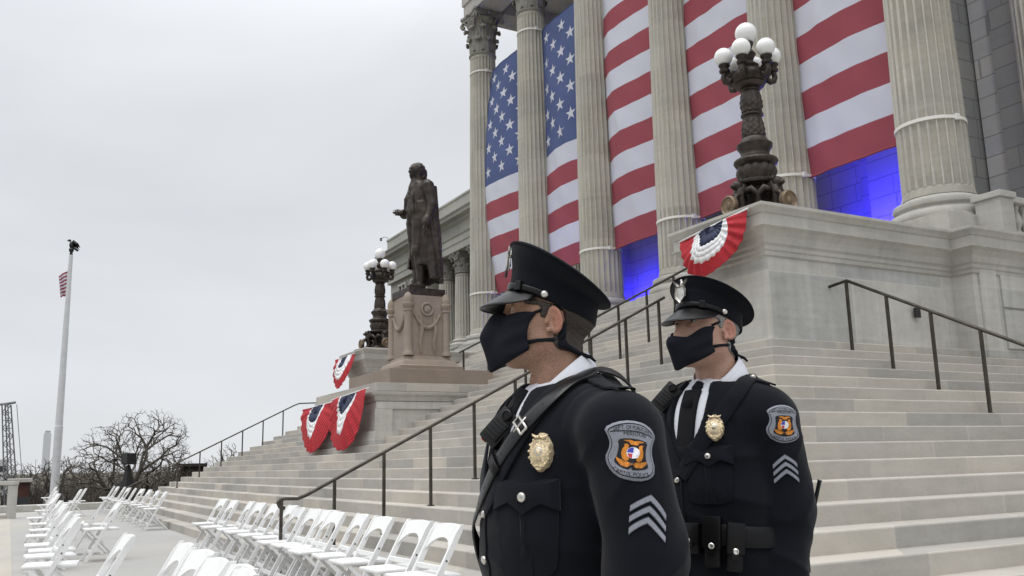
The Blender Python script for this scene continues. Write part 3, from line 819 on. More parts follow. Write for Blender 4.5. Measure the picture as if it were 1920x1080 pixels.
stat = empty('bronze_statue', (-18.37, 7.71, 4.862), 'dark bronze statue of a standing man in a long cloak and knee breeches looking down', 'statue')
stat.rotation_euler = (0, 0, PI+R(4))
m = MB(); m.bbox(-.44, .44, -.44, .44, 0, .17, .012); m.build('bronze_slab', M_BRONZE, stat)
def statue_sdf(P):
    x, y, z = P[:, 0], P[:, 1], P[:, 2]
    # head, hair tied behind
    hd = U(.03, sEll(P, (0, .045, 1.675), (.072, .092, .105)), sEll(P, (0, .085, 1.60), (.045, .045, .05)), sCap(P, (0, .135, 1.66), (0, .146, 1.645), .012, .014))
    hd = U(.012, hd, sCap(P, (-.03, .118, 1.70), (.03, .118, 1.70), .016), sCap(P, (-.02, .122, 1.605), (.02, .122, 1.605), .013), sCap(P, (0, .118, 1.575), (0, .112, 1.565), .018))
    hair = U(.03, sEll(P, (0, .005, 1.70), (.081, .093, .094)), sCap(P, (0, -.06, 1.66), (0, -.07, 1.50), .06, .045))+.006*np.sin(z*90+y*60)*np.cos(x*70)
    neck = sCap(P, (0, .0, 1.48), (0, .03, 1.60), .062)
    D = U(.02, U(.012, hd, hair), neck)
    D = U(.012, D, sCap(P, (0, .075, 1.52), (0, .115, 1.42), .045, .04))               # cravat
    # torso and waistcoat
    tor = U(.08, sEll(P, (0, .02, 1.30), (.185, .135, .22)), sEll(P, (0, .045, 1.08), (.165, .135, .17)), sCap(P, (-.17, -.02, 1.425), (.17, -.02, 1.425), .075))
    D = U(.03, D, tor)
    D = U(.012, D, *[sEll(P, (-.008, .168-.006*k+.004*k*k*.2, 1.34-.058*k), (.012, .01, .012)) for k in range(6)])
    # lapels and cape collar
    for s in (-1, 1):
        D = U(.015, D, sCap(P, (s*.075, .055, 1.50), (s*.10, .15, 1.28), .032, .02), sCap(P, (s*.10, .15, 1.28), (s*.13, .15, 1.05), .022, .018))
    D = U(.02, D, sCap(P, (-.12, -.07, 1.49), (.12, -.07, 1.49), .05), sCap(P, (-.13, -.05, 1.49), (-.09, .07, 1.47), .035), sCap(P, (.13, -.05, 1.49), (.09, .07, 1.47), .035))
    # breeches, stockings, shoes
    for s, fy in ((-1, .03), (1, -.03)):
        D = U(.03, D, sCap(P, (s*.085, .035, .95), (s*.095, .05+fy, .55), .105, .07))
        D = U(.02, D, sCap(P, (s*.095, .05+fy, .55), (s*.10, .01+fy, .36), .066, .066), sCap(P, (s*.10, .01+fy, .36), (s*.105, .01+fy, .09), .064, .042))
        D = U(.01, D, sCap(P, (s*.096, .05+fy, .55), (s*.096, .05+fy, .52), .078))
        D = U(.02, D, sCap(P, (s*.105, -.02+fy, .05), (s*.13, .18+fy, .03), .048, .036))
    # coat tails and the long cloak with hanging folds
    a = np.arctan2(x, -(y-.02))
    fold = .016*np.sin(a*9+1.5*np.sin(z*3))*np.clip((1.3-z)*1.6, .1, 1)+.010*np.sin(a*17+z*4)
    t = np.clip((1.40-z)/1.25, 0, 1)
    rx = .200+.065*t; ry = .160+.045*t; cyy = -.05-.035*t
    q = np.sqrt((x/rx)**2+((y-cyy)/ry)**2)
    cl = (q-1)*np.minimum(rx, ry)+fold
    sh = np.abs(cl)-.026
    front = y-(.05-.06*t+.0*z)+.02*np.sin(z*9)
    cl = smax(smax(sh, front, .02), np.maximum(z-1.44, .135+.02*np.sin(a*5)-z), .02)
    coat = smax(smax(np.abs((np.sqrt((x/.19)**2+((y-.0)/.15)**2)-1)*.16)-.022, y-.08-.03*np.sin(z*7), .02), np.maximum(z-1.2, .33-z), .015)
    D = U(.018, D, cl); D = U(.015, D, coat)
    # arms
    D = U(.03, D, sCap(P, (-.225, -.02, 1.41), (-.285, -.05, 1.13), .082, .066)); D = U(.02, D, sCap(P, (-.285, -.05, 1.13), (-.275, .03, .89), .064, .05))
    D = U(.012, D, sCap(P, (-.275, .022, .93), (-.275, .032, .89), .062)); D = U(.008, D, hand_sdf(P, (-.275, .035, .86), (0, .12, -1), (0, 1, .1), .5, 1.05, -1))
    D = U(.03, D, sCap(P, (.215, -.02, 1.41), (.27, -.03, 1.14), .082, .066)); D = U(.02, D, sCap(P, (.27, -.03, 1.14), (.20, .13, 1.10), .066, .052))
    D = U(.012, D, sCap(P, (.205, .10, 1.105), (.20, .125, 1.10), .066)); D = U(.008, D, hand_sdf(P, (.19, .145, 1.10), (-.3, 1, 0), (0, .1, 1), 1.0, 1.05, 1))
    D = U(.006, D, sCap(P, (.06, .225, 1.085), (.25, .225, 1.12), .024), sCap(P, (.07, .20, 1.11), (.23, .205, 1.14), .018))
    return D+.0025*vnoise(P, 60, 3)
v, f = sdf_mesh(statue_sdf, (-.45, -.42, -.02), (.45, .5, 1.84), .0115)
so = mesh_obj('figure', v, f, M_BRONZE, stat); so.scale = (1.675,)*3; so.location = (0, -.02, .165)

# ================================================================ bronze candelabra lamps
M_GLOBE, t, b = newmat('opal_glass'); b.inputs['Base Color'].default_value = (.82, .82, .81, 1); b.inputs['Roughness'].default_value = .25; b.inputs['Subsurface Weight'].default_value = .4; b.inputs['Subsurface Radius'].default_value = (.05, .05, .05)
M_MEDAL = plain('worn_bronze_disc', (.20, .145, .095), rough=.5, metal=.5, noise=.3, nscale=12)
def lamp(loc, rz, label):
    root = empty('bronze_lamp', loc, label, 'lamp', 'bronze candelabra lamps on the podiums', rz)
    leafm = lambda nn, amp: (lambda a, z: 1+amp*math.cos(nn*a)*(0.5+.5*math.sin(z*40)))
    q = MB()
    q.lathe([(.74, 0), (.74, .03), (.66, .05), (.5, .06), (.34, .09), (.30, .14), (.22, .2), (.17, .3), (.16, .4), (.2, .5), (.28, .535)], 28, mod=lambda a, z: 1+.03*math.cos(8*a)*(z > .1))
    q.build('base', M_BRONZE, root, smooth=True, sharp=40)
    # four crouching lion legs, each holding a medallion
    for k in range(4):
        a = k*PI/2
        M = Matrix.Rotation(a, 4, 'Z')
        g = MB()
        g.tube([(.16, 0, .48), (.27, 0, .50), (.36, 0, .43), (.37, 0, .33), (.33, 0, .22), (.36, 0, .12), (.44, 0, .07), (.52, 0, .07)], [.06, .08, .085, .08, .07, .06, .055, .04], 8, M=M)
        g.ball((.385, 0, .50), (.085, .075, .085), 10, 8, M=M); g.ball((.46, 0, .485), (.05, .045, .04), 8, 6, M=M)
        for s in (-1, 1):
            g.ball((.36, s*.06, .565), (.025, .02, .035), 6, 5, M=M)
            g.tube([(.32, s*.05, .40), (.27, s*.15, .44), (.2, s*.2, .36), (.19, s*.17, .24), (.24, s*.12, .12)], [.05, .055, .045, .03, .02], 6, M=M)
            g.tube([(.34, s*.04, .36), (.46, s*.05, .34), (.52, s*.055, .22)], [.04, .034, .03], 6, M=M)
        lg = g.build('lion_leg', M_BRONZE, root, smooth=True)
        md = MB(); D = M @ Matrix.Translation((.555, 0, .19)) @ Matrix.Rotation(PI/2, 4, 'Y')
        md.lathe([(.13, -.05), (.145, -.03), (.145, .03), (.125, .045), (.112, .03), (.105, .025)], 22, M=D)
        md.ball((0, 0, .02), (.07, .05, .02), 8, 6, M=D)
        md.build('medallion', M_MEDAL, lg, smooth=True, sharp=40)
    q = MB()
    prof = [(.28, .535), (.315, .55), (.32, .58), (.30, .60), (.245, .63), (.25, .70), (.262, .74), (.25, .80), (.235, .84), (.29, .86), (.31, .90), (.30, .93), (.24, .96), (.21, .98), (.20, 1.03), (.22, 1.08), (.25, 1.12), (.255, 1.16), (.21, 1.2), (.19, 1.23), (.175, 1.26)]
    q.lathe(prof, 48, mod=lambda a, z: 1+(.11*abs(math.sin(6*a)) if .63 < z < .85 else .02*math.cos(24*a) if z > .85 and z < .94 else .02*math.cos(30*a) if z < .6 else 0))
    q.build('lower_shaft', M_BRONZE, root, smooth=True, sharp=50)
    q = MB()
    prof = [(.15, 1.26), (.150, 1.3), (.150, 1.36), (.146, 1.42), (.135, 1.5), (.124, 1.56), (.13, 1.59), (.162, 1.605), (.160, 1.63), (.13, 1.65), (.134, 1.70), (.146, 1.76), (.144, 1.82), (.130, 1.92), (.122, 1.98), (.148, 2.0), (.13, 2.03)]
    prof = [(r_, z) for k in range(len(prof)-1) for r_, z in [(prof[k][0]+(prof[k+1][0]-prof[k][0])*t/3, prof[k][1]+(prof[k+1][1]-prof[k][1])*t/3) for t in range(3)]]+[prof[-1]]
    q.lathe(prof, 64, mod=lambda a, z: 1+(.13*abs(math.sin(5*a))+.05*math.sin(75*z)*math.cos(10*a) if (1.28 < z < 1.57 or 1.66 < z < 1.97) else 0))
    q.build('upper_shaft', M_BRONZE, root, smooth=True, sharp=50)
    q = MB()
    q.lathe([(.15, 2.03), (.2, 2.05), (.225, 2.09), (.215, 2.11), (.27, 2.14), (.285, 2.2), (.28, 2.24), (.25, 2.27), (.16, 2.29), (.13, 2.34), (.15, 2.38), (.1, 2.42), (.07, 2.46), (.1, 2.52), (.12, 2.56), (.09, 2.61), (.06, 2.65), (.09, 2.70), (.10, 2.74), (.05, 2.76)], 36, mod=lambda a, z: 1+(.03*math.cos(18*a) if 2.12 < z < 2.26 else 0))
    q.build('bowl', M_BRONZE, root, smooth=True, sharp=50)
    g0 = MB(); g0.ball((0, 0, 0), .158, 24, 16); go_ = g0.build('globe', M_GLOBE, root, smooth=True); go_.location = (0, 0, 2.90)
    for k in range(6):
        a = R(2)+k*PI/3; ca, sa = math.cos(a), math.sin(a)
        g = MB()
        pts = [(.18, 2.17), (.245, 2.19), (.275, 2.155), (.31, 2.125), (.355, 2.14), (.378, 2.20), (.364, 2.26), (.355, 2.30)]
        g.tube([(r_*ca, r_*sa, z) for r_, z in pts], [.05, .045, .042, .045, .045, .042, .04, .04], 8)
        g.tube([(r_*ca, r_*sa, z) for r_, z in ((.24, 2.26), (.29, 2.29), (.32, 2.26), (.30, 2.23), (.27, 2.24))], .022, 6)
        RA = .355
        g.lathe([(.04, 2.27), (.075, 2.29), (.08, 2.32), (.06, 2.34), (.07, 2.37), (.085, 2.385), (.085, 2.405), (.05, 2.41)], 14, (RA*ca, RA*sa, 0))
        ao = g.build('arm', M_BRONZE, root, smooth=True, sharp=50)
        gg = MB(); gg.ball((RA*ca, RA*sa, 2.53), .135, 22, 14); gg.build('globe', M_GLOBE, ao, smooth=True)
    return root
lamp((-9.22, 9.1, 4.489), R(0), 'larger many armed bronze lamp with white globes on the near podium')
lamp((-24.7, 9.15, 4.489), R(0), 'smaller bronze lamp with white globes left of the statue pedestal')

# ================================================================ buntings
M_BRED = plain('bunting_red', (.40, .016, .026), .85, noise=.12, nscale=14, bump=.3, bscale=40)
M_BWHITE = plain('bunting_white', (.72, .72, .73), .7, noise=.05, nscale=14, bump=.3, bscale=40)
M_BBLUE = plain('bunting_navy', (.012, .018, .055), .7, noise=.2, nscale=14, bump=.3, bscale=40)
def bunting(name_label, p0, p1, outn, drop, shape, pleats=17, seed=0, lean=0.0):
    """fan of pleated cloth: p0..p1 the pinned top edge, outn outward normal; shape(angle 0..1)->radius factor, blue, white limits"""
    rnd = random.Random(seed)
    p0, p1, outn = Vector(p0), Vector(p1), Vector(outn)
    c = (p0+p1)/2; ux = (p1-p0)/2; uz = Vector((0, 0, -1))
    w = MB(); nA = pleats*10; nR = 14
    ph = rnd.random()*6
    P = []
    for i in range(nA+1):
        a = i/nA; th = PI*(1-a)              # from p1 side to p0 side measured from +ux
        k, rb, rw = shape(a)
        row = []
        for j in range(nR+1):
            # rings follow colour borders
            lims = [0.02, rb*.5, rb, rb+(rw-rb)*.33, rb+(rw-rb)*.66, rw]
            t = lims[j] if j < 6 else rw+(1-rw)*(j-5)/(nR-5)
            rr = t*k
            pl = math.cos(a*pleats*2*PI+ph+.8*math.sin(a*7+seed))
            jag = (1+(.030*pl if j in (2, 5) else .012*pl if j == nR else 0))
            rr *= jag
            x = math.cos(th)*rr*(1.0); z = math.sin(th)*rr
            p = c - ux*(-x) + uz*(z*drop)
            pl2 = pl*(.55+.45*math.sin(a*13+seed*2+t*2))
            p += outn*(.03+.017*pl2*(.3+t)+.10*math.sin(PI*t)*math.sin(PI*a)+lean*t*math.sin(PI*a)+.02*math.sin(a*11+t*5+seed))
            row.append(p)
        P.append(row)
    for j in range(nR):
        w.mi = 2 if j < 2 else (1 if j < 5 else 0)
        w.grid([[row[j], row[j+1]] for row in P])
    # heading tape along the pinned edge
    w.mi = 1
    w.tube([p0+outn*.02, c+outn*.03, p1+outn*.02], .012, 6)
    o = w.build('bunting', [M_BRED, M_BWHITE, M_BBLUE], smooth=True)
    sol = o.modifiers.new('thickness', 'SOLIDIFY'); sol.thickness = .004
    tag(o, name_label, 'bunting', 'red white and blue fan buntings')
    return o
S = (0, -1, 0)
bunting('fan bunting with a round navy centre on the near podium below the larger lamp', (-9.86, 8.17, 4.27), (-8.46, 8.17, 4.40), S, .66, lambda a: (1.0-.05*math.sin(a*14), .40-.03*math.sin(a*9), .50+.27*math.sin(PI*a)**.8-.05*a), 14, 1, .05)
bunting('small fan bunting on the distant podium below the smaller lamp', (-25.75, 8.22, 4.34), (-24.1, 8.22, 4.34), S, .92, lambda a: (1.0, .36, .72), 12, 2, .2)
bunting('windblown bunting with a narrow white tongue at the left end of the statue ledge', (-21.9, 6.15, 2.62), (-19.2, 6.15, 2.66), S, 1.02, lambda a: (.9+.14*math.sin(PI*a), .36, .44+.26*math.exp(-((a-.47)/.14)**2)), 12, 3, .12)
bunting('windblown bunting at the corner of the statue ledge, right of its twin', (-19.5, 6.11, 2.68), (-17.05, 6.11, 2.76), S, 1.10, lambda a: (.92+.12*math.sin(PI*a), .36, .44+.28*math.exp(-((a-.5)/.14)**2)), 12, 5, .12)

# ================================================================ handrails
def handrail(label, axis, const, a0, a1, zf, posts, first=None, end=None, rr=.021):
    """axis 'y': rail runs along y at x=const"""
    pt = (lambda s, z: (const, s, z)) if axis == 'y' else (lambda s, z: (s, const, z))
    root = empty('handrail', pt(a0, zf(a0)-.86 if first is None else 0), label, 'handrail', 'bronze handrails on the steps')
    o = root.location.copy()
    w = MB(); pts = []
    if first: pts += [Vector(pt(s, z))-o for s, z in first]
    pts += [Vector(pt(a0+(a1-a0)*k/6, zf(a0+(a1-a0)*k/6)))-o for k in range(7)]
    if end: pts += [Vector(pt(s, z))-o for s, z in end]
    w.tube(pts, rr, 10); w.build('rail', M_RAIL, root, smooth=True, sharp=50)
    for s, ztop, zbot in posts:
        q = MB(); d = .017
        a = Vector(pt(s, 0))-o
        q.bbox(a.x-d, a.x+d, a.y-d, a.y+d, zbot-o.z, ztop-o.z, .003)
        q.bbox(a.x-.035, a.x+.035, a.y-.035, a.y+.035, zbot-o.z, zbot-o.z+.015, .003)
        q.build('post', M_RAIL, root)
    return root
def tread(y):   # height of the front flight at y
    return max(0, math.floor((y-2.85)/.3+1e-6))*.15
zr = lambda y: .5*(y-2.85)+.87
ps = [2.70]+[3.31+.603*k for k in range(9)]
handrail('long bronze handrail climbing the steps behind the front officer from a curled end', 'y', -10.4, 2.98, 8.25, zr, [(y, .895 if y < 2.9 else zr(y)-.01, tread(y)) for y in ps],
         first=[(2.74, .80), (2.68, .82), (2.66, .86), (2.69, .90), (2.74, .905), (2.88, .90)])
zr2 = lambda y: .5*(y-2.85)+.85
handrail('bronze handrail on the upper steps beside the near podium', 'y', -12.2, 6.6, 10.9, zr2, [(6.9+.6*k, zr2(6.9+.6*k), tread(6.9+.6*k)) for k in range(7)])
handrail('short bronze handrail on the upper steps behind the statue pedestal', 'y', -17.75, 8.4, 11.2, zr2, [(8.5+.6*k, zr2(8.5+.6*k), tread(8.5+.6*k)) for k in range(5)])
zr3 = lambda y: .5*(y-2.85)+.72
handrail('far bronze handrail on the left edge of the steps against the sky', 'y', -28.9, 3.0, 7.85, zr3, [(3.55+.62*k-.4, zr3(3.15+.62*k), tread(3.15+.62*k)) for k in range(8)], end=[(8.0, zr3(7.9)+.03), (8.6, zr3(7.9)+.06)])
zx = lambda x: .5*(-2.91-x)+.86
tx = lambda x: max(0, math.floor((-2.91-x)/.3+1e-6))*.15
handrail('bronze handrail descending the right hand steps in front of the podium wall', 'x', 9.55, -8.2, -3.3, zx, [(x, zx(max(x, -8.22))-.01, tx(x)) for x in (-8.62, -8.21, -7.61, -7.01, -6.40, -5.8, -5.2, -4.6, -4.0)],
         first=[(-8.70, 3.36), (-8.72, 3.40), (-8.68, 3.43), (-8.55, 3.47)])
# ================================================================ folding chairs
M_BOLT = plain('chair_bolt', (.12, .12, .12), .4, metal=.7)
def chair_parts():
    root = empty('folding_chair', (0, 0, 0), '', 'chair', 'white folding chairs set out on the plaza')
    f0, t0 = Vector((0, .235, 0)), Vector((0, -.205, .80))          # front foot to the top of the back
    def slant(z): return f0.y+(t0.y-f0.y)*z/.80
    for s in (-1, 1):
        q = MB()
        # flat rail with rounded top
        P = []
        n = 14
        for k in range(n+1):
            z = .80*k/n; w = .024 if k < n else .012
            y = slant(z)
            P.append([(s*.205-.0125, y-w, z), (s*.205+.0125, y-w, z), (s*.205+.0125, y+w, z), (s*.205-.0125, y+w, z)])
        q.grid(P, closed_v=True); b = len(q.v); q.f.append((b-4, b-3, b-2, b-1)); q.m.append(0)
        q.build('side_rail', M_WHITE, root, fixn=True)
    for s in (-1, 1):
        q = MB(); a, b = (.19, .43), (-.235, 0)
        x = s*.172
        vs = []
        for (y, z) in (a, b):
            vs += [(x-.012, y-.02, z), (x+.012, y-.02, z), (x+.012, y+.02, z), (x-.012, y+.02, z)]
        q.add(vs, [(0, 1, 2, 3), (7, 6, 5, 4), (0, 4, 5, 1), (1, 5, 6, 2), (2, 6, 7, 3), (3, 7, 4, 0)])
        q.build('rear_leg', M_WHITE, root, fixn=True)
    for (y, z, hw, hh) in ((slant(.13), .13, .193, .022), (-.235+.425*.13/.43, .13, .16, .02), (slant(.50)+.01, .50, .193, .018)):
        q = MB(); q.bbox(-hw, hw, y-.011, y+.011, z-hh, z+hh, .004)
        q.build('crossbar', M_WHITE, root)
    q = MB(); q.bbox(-.19, .19, -.20, .245, .425, .455, .012)
    q.build('seat', M_WHITE, root)
    q = MB()
    # back panel: dished top rail with arched lower edge, following the slant
    nx = 16
    for (off, fl) in ((.012, False), (-.012, True)):
        P = []
        for k in range(nx+1):
            u = -1+2*k/nx; x = u*.193
            ztop = .795-.012*u*u+.004; zb = .665-.035*(1-u*u)*-1-.055*(abs(u)**3)
            row = []
            for j in range(5):
                z = zb+(ztop-zb)*j/4
                row.append((x, slant(z)+off-.012*(1-u*u), z))
            P.append(row)
        q.grid(P, flip=fl)
    m_ = 5
    for base in (0,):
        nn = (nx+1)*m_
        for k in range(nx):
            q.f.append((k*m_+m_-1, (k+1)*m_+m_-1, nn+(k+1)*m_+m_-1, nn+k*m_+m_-1)); q.m.append(0)
            q.f.append((nn+k*m_, nn+(k+1)*m_, (k+1)*m_, k*m_)); q.m.append(0)
    q.build('backrest', M_WHITE, root, fixn=True)
    for s in (-1, 1):
        q = MB(); z = .55; q.tube([(s*.215, slant(z), z), (s*.222, slant(z), z)], .008, 6); q.build('bolt', M_BOLT, root)
    return root
CH0 = chair_parts(); first_chair = True
CH_KIDS = [k for k in bpy.data.objects if k.parent == CH0]
crnd = random.Random(11)
def chair(x, y, label, rot=PI):
    global first_chair
    if first_chair: o = CH0; first_chair = False
    else:
        o = CH0.copy(); COL.objects.link(o)
        for k in CH_KIDS:
            c = k.copy(); COL.objects.link(c); c.parent = o
    o.location = (x+crnd.gauss(0, .03), y+crnd.gauss(0, .03), 0.004)
    o.rotation_euler = (0, 0, rot+crnd.gauss(0, .06)); o['label'] = label
ZTOP = .80
def by_top(px, py_, z=ZTOP): return at_z(px, py_, z)
ordw = ['first', 'second', 'third', 'fourth', 'fifth', 'sixth', 'seventh', 'eighth', 'ninth', 'tenth', 'eleventh', 'twelfth', 'thirteenth', 'fourteenth', 'fifteenth']
# row along the foot of the steps: pixel x of the middle of each back top
rowA = [423, 449, 470, 492, 515, 541, 573, 597, 620, 645, 686, 727, 780, 849]
Y_A = 2.95
for k, px in enumerate(rowA):
    d = ray(px, 900); x = Y_A*d.x/d.y
    if k < 6: lab = 'folding chair by the bottom step, %s from left in the block left of the rail' % ordw[k]
    else: lab = 'folding chair by the bottom step, %s to the right of the curled rail end' % ordw[k-6]
    chair(x, Y_A-.205, lab)
chair(-4.35, Y_A-.205, 'white folding chair mostly hidden behind the front officer, last of the step row')
# far row by the loudspeaker
for k in range(9):
    t = k/8; px = 233+(318-233)*t; d = ray(px, 915); yy = 3.02
    x = yy*d.x/d.y
    x = -33.5+(-21.6+33.5)*t
    yy = 3.30+(3.0-3.3)*t
    dd = ray(px, 915)
    yy = x*dd.y/dd.x
    chair(x, min(yy, 2.9), 'white folding chair in the far row right of the loudspeaker, %s from the left' % ordw[k])
# long row receding on the left
seatL = [(355, 152), (325, 215), (312, 262), (270, 325), (258, 378), (238, 432), (238, 480), (250, 560), (262, 605), (275, 650), (255, 730)]
NB = len(seatL)
for k, (a, b) in enumerate(seatL):
    p = at_z(a*420/1920, 900+b*420/1920, .45)
    chair(p.x, p.y+.20, 'white folding chair in the long left row, %s' % ('nearest of the row' if k == NB-1 else 'farthest of the row' if k == 0 else ordw[NB-1-k]+' behind the nearest'))
for px, py_, lab in (((141), 918, 'left chair of the white pair nearest the flagpole foot'), (153, 916, 'right chair of the white pair nearest the flagpole foot'),
                     (177, 940, 'left of two white folding chairs between the long row and the loudspeaker'), (193, 944, 'right of two white folding chairs between the long row and the loudspeaker'),
                     (203, 1006, 'single white folding chair leaning right beside the near end of the long row')):
    p = by_top(px, py_); chair(max(p.x, -34.5), p.y*max(p.x, -34.5)/p.x-.05, lab)
for k, (px, py_) in enumerate(((276, 1022), (311, 1036), (338, 1054), (360, 1066), (385, 1078))):
    p = by_top(px, py_); chair(p.x, p.y-.0, 'white folding chair cut by the bottom edge, %s from the left in the front cluster' % ordw[k])

# ================================================================ loudspeaker on a stand
M_BLACK = plain('black_cloth', (.008, .008, .009), .8, noise=.3, nscale=10)
sp = at_z(236, 962, 0)
spk = empty('speaker_stand', (sp.x, sp.y, 0), 'black tripod stand with a tapered scrim behind the far chair row', 'speaker stand')
q = MB(); q.tube([(0, 0, .0), (0, 0, 1.48)], .022, 8)
q.lathe([(.05, .0), (.05, .02), (.03, .05)], 10); q.build('pole', M_BLACK, spk)
q = MB(); q.lathe([(.215, .80), (.215, .82), (.06, 1.44), (.04, 1.46)], 4, M=Matrix.Rotation(PI/4+.5, 4, 'Z')); q.build('scrim', M_BLACK, spk)
s2 = empty('loudspeaker', (sp.x, sp.y, 1.482), 'black box loudspeaker on top of the tripod stand in front of the bare tree', 'loudspeaker', rz=.5)
q = MB(); q.bbox(-.165, .165, -.15, .15, 0, .35, .012); q.build('cabinet', M_BLACK, s2)
q = MB(); q.bbox(-.14, .14, -.157, -.151, .03, .32, .002); q.build('grille', plain('speaker_grille', (.015, .015, .016), .6), s2)

# ================================================================ flagpole with eagle
M_POLE = plain('white_painted_pole', (.62, .62, .63), .4, noise=.06, nscale=3)
fp = at_depth(103, 905, 52); fp.z = -1.2
pole = empty('flagpole', tuple(fp), 'tall white flagpole topped by a dark eagle beyond the plaza', 'flagpole')
topz = 14.75
q = MB(); q.lathe([(.235, 0), (.225, topz*.35), (.205, topz*.35+.02), (.165, topz*.7), (.11, topz+.6)], 16); q.build('pole', M_POLE, pole, smooth=True, sharp=40)
q = MB(); q.lathe([(.75, 0), (.75, .5), (.55, .7), (.5, 1.2), (.36, 1.35)], 20); q.build('base', M_BRONZE, pole, smooth=True, sharp=40)
q = MB()
ez = topz+.6
q.lathe([(.12, ez), (.16, ez+.1), (.12, ez+.22), (.18, ez+.34), (.24, ez+.5), (.2, ez+.65), (.08, ez+.75)], 12)
q.ball((0, 0, ez+1.0), (.2, .24, .36), 10, 8); q.ball((.0, -.22, ez+1.42), (.12, .16, .13), 8, 6); q.tube([(0, -.34, ez+1.43), (0, -.48, ez+1.38)], [.05, .01], 6)
for s in (-1, 1):
    q.add([(s*.1, -.05, ez+1.25), (s*.35, .1, ez+1.45), (s*.62, .55, ez+1.05), (s*.55, .75, ez+.65), (s*.3, .45, ez+.8), (s*.12, .15, ez+.8), (s*.14, .05, ez+1.2), (s*.3, .3, ez+1.0)], [(0, 1, 6), (1, 2, 7, 6), (2, 3, 4, 7), (4, 5, 6, 7), (0, 6, 5), (1, 0, 5, 4, 3, 2)])
q.tube([(0, .1, ez+.8), (0, .45, ez+.55), (0, .6, ez+.45)], [.1, .12, .08], 6)
q.v = [(x*.62, y*.62, ez+(z-ez)*.62) for x, y, z in q.v]
q.build('eagle', plain('dark_eagle', (.012, .013, .012), .5), pole, smooth=True)
# flag hanging in folds at half staff
q = MB(); nu, nv = 26, 26; P = []
fz = topz-.35
for i in range(nu+1):
    u = i/nu; row = []
    for j in range(nv+1):
        v = j/nv
        x = -(u*.95)*(1-.35*v)+.0
        y = -.12+.14*math.sin(u*13+v*5)*u*(.4+v)-.42*u
        z = fz-1.5*v*(1-.10*u)-.30*u*u*(1-v)-.2*u*v
        row.append((y*1.15, x*.6-.2*0, z))
    P.append(row)
for j in range(nv):
    q.mi = 0 if (j//2) % 2 == 0 else 1
    q.grid([[row[j], row[j+1]] for row in P])
fo = q.build('pole_flag', [M_FRED, M_FWHITE], smooth=True)
fo.location = tuple(fp)
tag(fo, 'small striped flag hanging limp in folds on the white flagpole', 'flag')

# ================================================================ bare trees
M_BARK = plain('bare_bark', (.055, .047, .040), .9, noise=.4, nscale=6, bump=.5, bscale=30)
M_TWIG = plain('twigs', (.085, .073, .062), .9, noise=.3, nscale=3)
def crown_tree(seed, top, semi, zc, zs, ntip, trunk_r, fork, r0=.011, flat=.55):
    """bare tree grown backwards: twig tips are strewn through a lumpy dome, then joined limb by limb"""
    rs = np.random.RandomState(seed)
    dirs = rs.normal(size=(26, 3)); dirs /= np.linalg.norm(dirs, axis=1)[:, None]; amp = rs.uniform(-.38, .20, 26)
    tips = []
    while len(tips) < ntip:
        d = rs.normal(size=3); d /= np.linalg.norm(d)
        if d[2] < 0: d[2] *= flat
        lump = 1+float((amp*np.exp(-((1-dirs@d)/.10))).sum())
        rr = rs.uniform(.0, 1)**(1/3.6)
        tips.append((d[0]*semi*rr*lump, d[1]*semi*rr*lump, zc+d[2]*zs*rr*lump))
    tips = np.array(tips)
    T = MB(); Cc = MB()
    def grow(p, T_, dirp, lev):
        n = len(T_); r = max(r0, r0*n**.43)
        if n == 1:
            e = T_[0]; m = (p+e)/2+rs.normal(size=3)*.06*np.linalg.norm(e-p)
            Cc.tube([p, m, e], [r, r*.8, r*.55], 3, caps=False); return
        k = 2 if n < 12 else rs.choice([2, 3])
        if lev == 0: k = 6
        c = T_[rs.choice(n, k, replace=False)].copy()
        for _ in range(4):
            a = np.argmin(((T_[:, None]-c[None])**2).sum(2), axis=1)
            for q in range(k):
                if (a == q).any(): c[q] = T_[a == q].mean(0)
        for q in range(k):
            S_ = T_[a == q]
            if not len(S_): continue
            if len(S_) == n: S_ = S_[:1]
            cen = S_.mean(0); v = cen-p; ln = np.linalg.norm(v)
            j = p+v*(rs.uniform(.38, .55))+dirp*ln*.10+rs.normal(size=3)*.07*ln
            rq = max(r0, r0*len(S_)**.43)
            m = p+(j-p)*.5+dirp*ln*.06+rs.normal(size=3)*.05*ln
            tgt = T if len(S_) > ntip*.06 else Cc
            tgt.tube([p, m, j], [min(r*.92, rq*1.25), rq*1.1, rq], 6 if tgt is T else (4 if len(S_) > 8 else 3), caps=False)
            dj = (j-m)/max(1e-6, np.linalg.norm(j-m))
            if len(S_) == 1: Cc.tube([j, S_[0]], [r0, r0*.5], 3, caps=False)
            else: grow(j, S_, dj, lev+1)
    f = np.array([.1, 0, fork])
    T.tube([(0, 0, -.4), (.05, .03, fork*.5), tuple(f)], [trunk_r*1.35, trunk_r, trunk_r*.95], 9, caps=False)
    grow(f, tips, np.array([0, 0, 1.0]), 0)
    return T, Cc
TREE_CACHE = {}
def place_tree(name_label, px, py_, depth, seed, top_py, semi_px, ntip, trunk_r=.2, base=None, r0=.011, kind=None):
    p = at_depth(px, py_, depth); zt = at_depth(px, top_py, depth).z
    z = ground_h(p.x, p.y) if base is None else base
    semi = semi_px/F_PX*depth; hgt = zt-z
    root = empty('bare_tree', (p.x, p.y, z), name_label, 'tree', 'bare trees beyond the plaza', rz=seed*1.3)
    T, Cc = crown_tree(seed, hgt, semi, hgt*.52, hgt*.48, ntip, trunk_r, hgt*.16, r0)
    T.build('trunk', M_BARK, root, smooth=True); Cc.build('crown', M_TWIG, root, smooth=True)
    return root
place_tree('large spreading bare oak with dense twigs behind the loudspeaker', 254, 930, 50, 4, 755, 138, 3300, trunk_r=.36, base=-3.3, r0=.0085)
